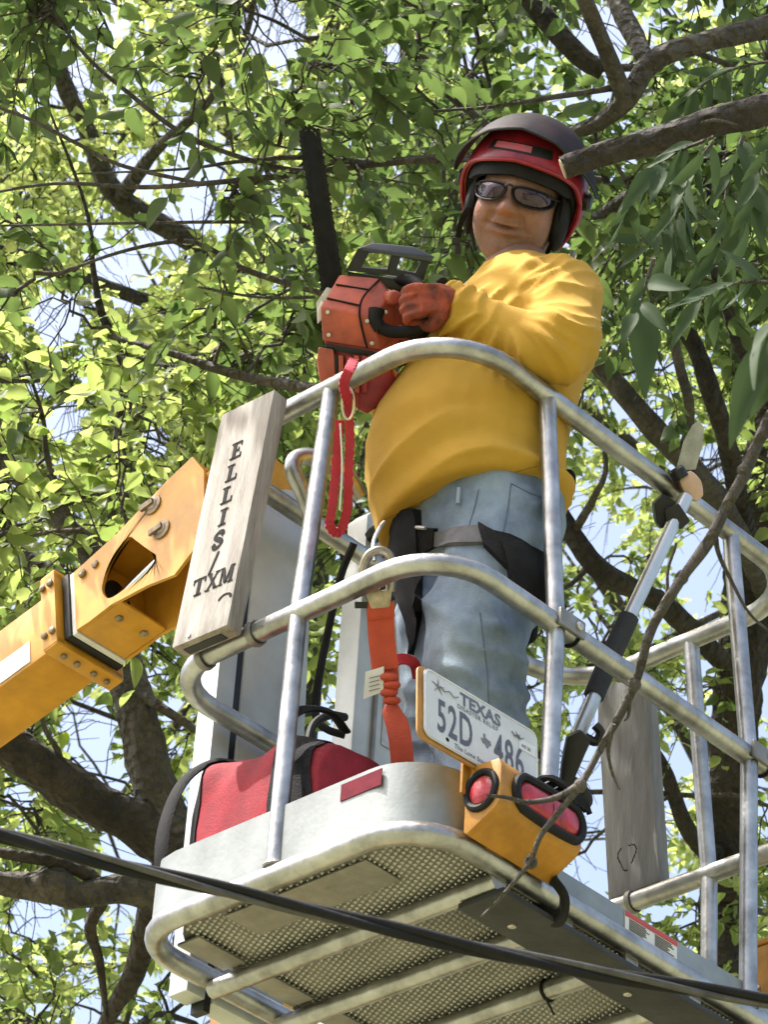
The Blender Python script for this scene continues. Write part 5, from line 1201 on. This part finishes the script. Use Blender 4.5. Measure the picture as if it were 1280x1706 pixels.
for c in sample(28, (-80, 800), (-60, 660), (7.0, 8.4), dens): C.cluster(c, .062, 8, .30, 1.25)
# unseen bough and leaf clusters added above the basket to dapple it with shade
SD_ = np.array(sd); u1 = unit(np.cross(SD_, V(0, 0, 1))); u2 = np.cross(SD_, u1); cc = V(.45, .35, .9) + SD_ * 3.1
C.limb([(1044, 165, 7.5, 30), (900, -200, 7.0, 26), (760, -700, 6.6, 22), (560, -1150, 6.4, 16), (400, -1500, 6.3, 10)], bark_grey, name='bough')
for k in range(SHADE_N):
    c = cc + u1 * nrg.uniform(-1.4, 1.4) + u2 * nrg.uniform(-1.3, 1.3) + SD_ * nrg.uniform(-.5, .8)
    q = pxd(c[None])[0]
    if -150 < q[0] < 1430 and q[1] > -260: continue
    if min(np.linalg.norm(np.cross(c - t_, SD_)) for t_ in (V(.30, .02, 1.32), V(-.03, .52, .9), V(.38, .08, 1.45), V(.3, 1.3, 1.1))) < .42: continue  # left open so the sun still reaches sleeve, shoulder, board and boom
    C.cluster(c, .098, 6, .34, 1.0)
for o_ in (V(.20, .30, 1.05), V(.30, .30, .95), V(.25, .45, .8)):
    C.cluster(o_ + SD_ * 2.5 + nrg.normal(0, .05, 3), .09, 6, .26, .9)  # more unseen clusters, added towards the sun to shade the belly
C.finish(leaf_deep_shade, singles=300)
# (4) thick trunk at the right
Dt = Tree('thick_trunk_tree', 'thick rough trunk standing behind the basket at the right edge', (5.2, 2.4))
d0 = at(1205, 1640, 10)
Dt.trunk([(d0[0] - .05, d0[1], -Z0 - .1, .26), (d0[0] - .05, d0[1], -2, .15), (*d0, .075), (*at(1212, 1450, 10), .07), (*at(1222, 1250, 10), .075), (*at(1240, 1080, 10), .08), (*at(1262, 920, 10), .09), (*at(1290, 760, 10), .09), (*at(1330, 560, 10), .075), (*at(1380, 300, 10), .06)], bark_dark)
Dt.limb([(1240, 1140, 10, 32), (1180, 1075, 9.8, 36), (1110, 1010, 9.6, 37), (1060, 985, 9.5, 32), (1000, 950, 9.4, 36), (955, 890, 9.4, 32), (920, 820, 9.4, 24), (880, 700, 9.4, 14)], bark_dark)
Dt.limb([(1285, 1010, 10, 36), (1240, 900, 9.4, 37), (1180, 820, 9.1, 41), (1130, 755, 9, 41), (1060, 680, 8.9, 37), (1000, 610, 8.9, 32), (930, 520, 8.9, 21)], bark_grey)
Dt.limb([(1250, 900, 9.6, 32), (1215, 760, 9.2, 34), (1190, 670, 9, 32), (1160, 580, 9, 31), (1120, 510, 9, 32), (1080, 440, 9, 26), (1040, 370, 9, 19), (1000, 280, 9, 11)], bark_dark)
Dt.limb([(1225, 1400, 10, 27), (1180, 1420, 9.9, 29), (1140, 1370, 9.8, 27), (1110, 1290, 9.8, 24), (1080, 1240, 9.7, 19), (1030, 1180, 9.6, 11)], bark_dark)
Dt.limb([(1140, 760, 9, 18), (1150, 680, 8.9, 16), (1130, 600, 8.9, 18), (1120, 540, 8.9, 14), (1100, 460, 8.9, 8)], bark_grey)
Dt.limb([(955, 890, 9.4, 18), (990, 830, 9.3, 13), (1010, 780, 9.3, 9), (1000, 700, 9.3, 6)], bark_grey, n=8)
for c in sample(175, (560, 1720), (380, 2000), (9, 13.5), lambda x, y: .8 if y > 1000 else 1): Dt.cluster(c, .050, 10, .32, 1.6)
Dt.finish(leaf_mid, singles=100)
# (5) far canopy behind everything
E_ = Tree('distant_canopy_tree', 'distant sunlit tree filling the gaps behind the man and saw', (8.2, 7.4))
e0 = at(720, 620, 15.5)
E_.trunk([(e0[0], e0[1], -Z0 - .1, .3), (e0[0], e0[1], 0, .22), (*e0, .14), (*at(700, 300, 15.5), .09), (*at(680, -200, 15.5), .05)], bark_grey)
for px_ in ((300, 900), (1150, 820), (350, 200), (1100, 180), (150, 1400), (1200, 1350)):
    E_.limb([(720, 620, 15.5, 40), ((720 + px_[0]) / 2 + 30, (620 + px_[1]) / 2 - 40, 15.6, 28), (*px_, 15.6, 14)], bark_grey, n=8)
for c in sample(250, (-380, 1660), (-420, 1950), (13.5, 18.5), lambda x, y: 1 if y < 900 else .6): E_.cluster(c, .054, 12, .42, 1.6)
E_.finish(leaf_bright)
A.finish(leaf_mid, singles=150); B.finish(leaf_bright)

# ------------------------------------------------------------------ cut limb, leafy sprays and bare twig close to the photographer
def cut_limb():
    T = thing('cut_limb', 'sawn-off dark limb end reaching in front of the helmet visor', 'tree limb', tuple(at(1280, 185, 6.1)))
    P = cr([at(1560, 60, 6.3), at(1400, 130, 6.2), at(1290, 178, 6.12), at(1200, 198, 6.1), at(1120, 228, 6.1), at(1040, 246, 6.1), at(990, 262, 6.1), at(939, 281, 6.1)], 8)
    R = [.045, .038, .031, .029, .027, .025, .024, .0215]; obj('limb', MB().tube(P, R, 16, rough=.25), bark_dark, T, sharp=80)
    tg = unit(P[-1] - P[-4]); obj('cut_face', MB().lathe(P[-1] - tg * .002, tg, [(.0205, 0), (.0195, .0045), (.004, .0055)], 16), M('cut_wood', (.42, .34, .22), .8, 0, .25, 60), T)
    for x0, y0, pts in ((1080, 238, [(1060, 225), (1020, 238)]), (1150, 215, [(1190, 200), (1230, 208)])):
        obj('snag', MB().tube(cr([at(x0, y0, 6.1)] + [at(x, y, 6.05) for x, y in pts], 4), [.006, .002], 6), twig_m, T)
cut_limb()
KINDS = [(.27, .12, .3), (.30, .2, .4), (.24, .05, .3), (.33, .25, .35)]
def spray(label, stem, d, leaves, r=.004):
    """a hanging spray: stem polyline (px) at depth d and leaves as (base px, tip px)"""
    T = thing('leafy_spray', label, 'leafy branch', tuple(at(*stem[0], d)), 'leafy sprays hanging at the right')
    obj('stem', MB().tube(cr([at(x, y, d + .015 * i) for i, (x, y) in enumerate(stem)], 5), [r, r * .35], 6), twig_m, T)
    for k, (bx, by, tx, ty) in enumerate(leaves):
        b_ = at(bx, by, d + nrg.uniform(-.03, .03)); t_ = at(tx, ty, d + nrg.uniform(-.10, .04))
        n = unit(-CF * nrg.uniform(.5, 1.1) + V(0, 0, 1) * nrg.uniform(.1, .9) + CR * nrg.normal(0, .55)); put_leaf(T, b_, t_, n, KINDS[nrg.integers(0, 4)])
def fan(stem, n, L, spread=38, down=1.0):
    out = []; P = cr([V(x, y, 0) for x, y in stem], 8)
    for k in range(n):
        q = P[int((k + .6) / n * (len(P) - 1))]; tg = unit(P[min(len(P) - 1, int((k + 1) / n * (len(P) - 1)))] - P[max(0, int(k / n * (len(P) - 1)) - 1)])
        a = math.radians((spread + nrg.normal(0, 14)) * (1 if k % 2 else -1)); dx = tg[0] * math.cos(a) - tg[1] * math.sin(a); dy = tg[0] * math.sin(a) + tg[1] * math.cos(a) + .55 * down; m = math.hypot(dx, dy); l = L * nrg.uniform(.75, 1.15)
        out.append((q[0], q[1], q[0] + dx / m * l, q[1] + dy / m * l))
    e = P[-1]; out.append((e[0], e[1], e[0] + tg[0] * L, e[1] + tg[1] * L * .8 + .3 * L)); return out
for lab, stem, d, n, L, sp in (
    ('spray of long drooping leaves just right of the helmet', [(1190, 228), (1120, 258), (1075, 300), (1048, 345)], 5.7, 11, 78, 30),
    ('spray of leaves hanging straight down below the cut limb', [(1190, 235), (1150, 290), (1130, 350), (1120, 410)], 5.6, 12, 82, 34),
    ('drooping spray between the cut limb and the right edge', [(1240, 225), (1215, 300), (1205, 380), (1200, 440)], 5.8, 11, 80, 34),
    ('top right corner spray of narrow leaves against the limb', [(1320, 200), (1280, 250), (1258, 310), (1245, 370)], 5.5, 10, 84, 30),
    ('spray of grey green leaves pointing left beside the yellow sleeve', [(1265, 440), (1200, 445), (1130, 430), (1070, 400)], 6.0, 9, 66, 42),
    ('low spray of dusky leaves above the pole saw', [(1300, 470), (1240, 470), (1195, 480), (1170, 500)], 5.2, 8, 84, 42),
    ('upper spray of leaves hanging from the crossing limbs', [(1300, 100), (1240, 110), (1190, 130), (1150, 160)], 6.4, 9, 70, 44)):
    spray(lab, stem, d, fan(stem, n, L, sp))
spray('pair of big dark leaves hanging right of the yellow sleeve', [(1090, 430), (1078, 470), (1068, 510)], 4.7, [(1086, 455, 1042, 520), (1070, 505, 1108, 545), (1066, 500, 1082, 642), (1060, 520, 1036, 560), (1080, 470, 1130, 470)])
spray('largest dark leaves at the right edge, nearest the photographer', [(1330, 500), (1300, 540), (1275, 560)], 3.7, [(1300, 535, 1222, 622), (1285, 560, 1205, 735), (1310, 560, 1262, 690), (1320, 560, 1300, 700), (1315, 530, 1240, 560)], .005)

def bare_twig():
    T = thing('bare_hanging_branch', 'bare grey branch hanging diagonally in front of the basket', 'branch', tuple(at(800, 1530, 4.75)))
    d = 4.75
    def tw(name, pts, w0, w1, par=T, n=8):
        P = cr([at(x, y, d + .01 * math.sin(i)) for i, (x, y) in enumerate(pts)], 7); P = [p + V(nz(p, 12), nz(p + 5, 12), nz(p + 9, 12)) * .005 for p in P]
        R = np.interp(np.linspace(0, 1, len(P)), [0, 1], [w0 / 2 * d / FPX, w1 / 2 * d / FPX]); R = [r * (1 + .16 * nz(p, 30)) for r, p in zip(R, P)]
        return obj(name, MB().tube(P, R, n, rough=.12), twig_m, par, sharp=80)
    m = tw('main_stem', [(1430, 520), (1340, 610), (1285, 700), (1243, 780), (1195, 885), (1135, 965), (1082, 1055), (1055, 1150), (1005, 1235), (965, 1310), (905, 1390), (884, 1440), (845, 1485), (802, 1528)], 26, 5)
    tw('side_twig', [(968, 1305), (930, 1326), (880, 1336), (845, 1328), (812, 1324)], 12, 5)
    tw('side_twig', [(1195, 890), (1200, 925), (1222, 980), (1248, 1022), (1290, 1060)], 9, 4)
    tw('side_twig', [(1022, 1205), (1012, 1245), (1018, 1280), (1030, 1310), (1033, 1314)], 8, 3)
    tw('side_twig', [(1090, 1045), (1110, 1000), (1112, 950), (1128, 905)], 9, 4)
    tw('side_twig', [(1052, 1150), (1048, 1190), (1040, 1200)], 8, 3)
    for x, y in ((1240, 785), (1137, 962), (1058, 1140), (885, 1436), (968, 1308)): obj('knot', MB().ell(at(x, y, d), (.011, .010, .012), n=8, m=6), twig_m, m)
bare_twig()

# ------------------------------------------------------------------ overhead cable
def cable():
    T = thing('overhead_cable', 'black twisted overhead service cable crossing below the basket', 'cable', tuple(at(640, 1545, 4.35)))
    ctl = [(-900, 1130, 4.0), (-400, 1285, 4.15), (-30, 1383, 4.25), (200, 1442, 4.3), (420, 1494, 4.33), (640, 1546, 4.36), (900, 1602, 4.4), (1100, 1638, 4.42), (1300, 1670, 4.45), (1700, 1722, 4.5), (2200, 1770, 4.6)]
    P = cr([at(*c) for c in ctl], 26); P = [np.asarray(p) for p in P]; L = np.concatenate([[0], np.cumsum([np.linalg.norm(b - a) for a, b in zip(P[:-1], P[1:])])])
    def strand(ph, rad, off, mat, name):
        Q = []
        for i, p in enumerate(P):
            t = unit(P[min(i + 1, len(P) - 1)] - P[max(i - 1, 0)]); a = unit(np.cross(t, V(0, 0, 1))); b = np.cross(t, a); an = L[i] * 9 + ph
            Q.append(p + (a * math.cos(an) + b * math.sin(an)) * off)
        obj(name, MB().tube(Q, rad, 10), mat, T)
    strand(0, .0072, .0055, blackr, 'insulated_wire'); strand(2.1, .0068, .0055, blackr, 'insulated_wire')
    strand(4.2, .0052, .0062, M('bare_wire', (.10, .095, .085), .5, .6, .3, 30), 'bare_wire')
cable()
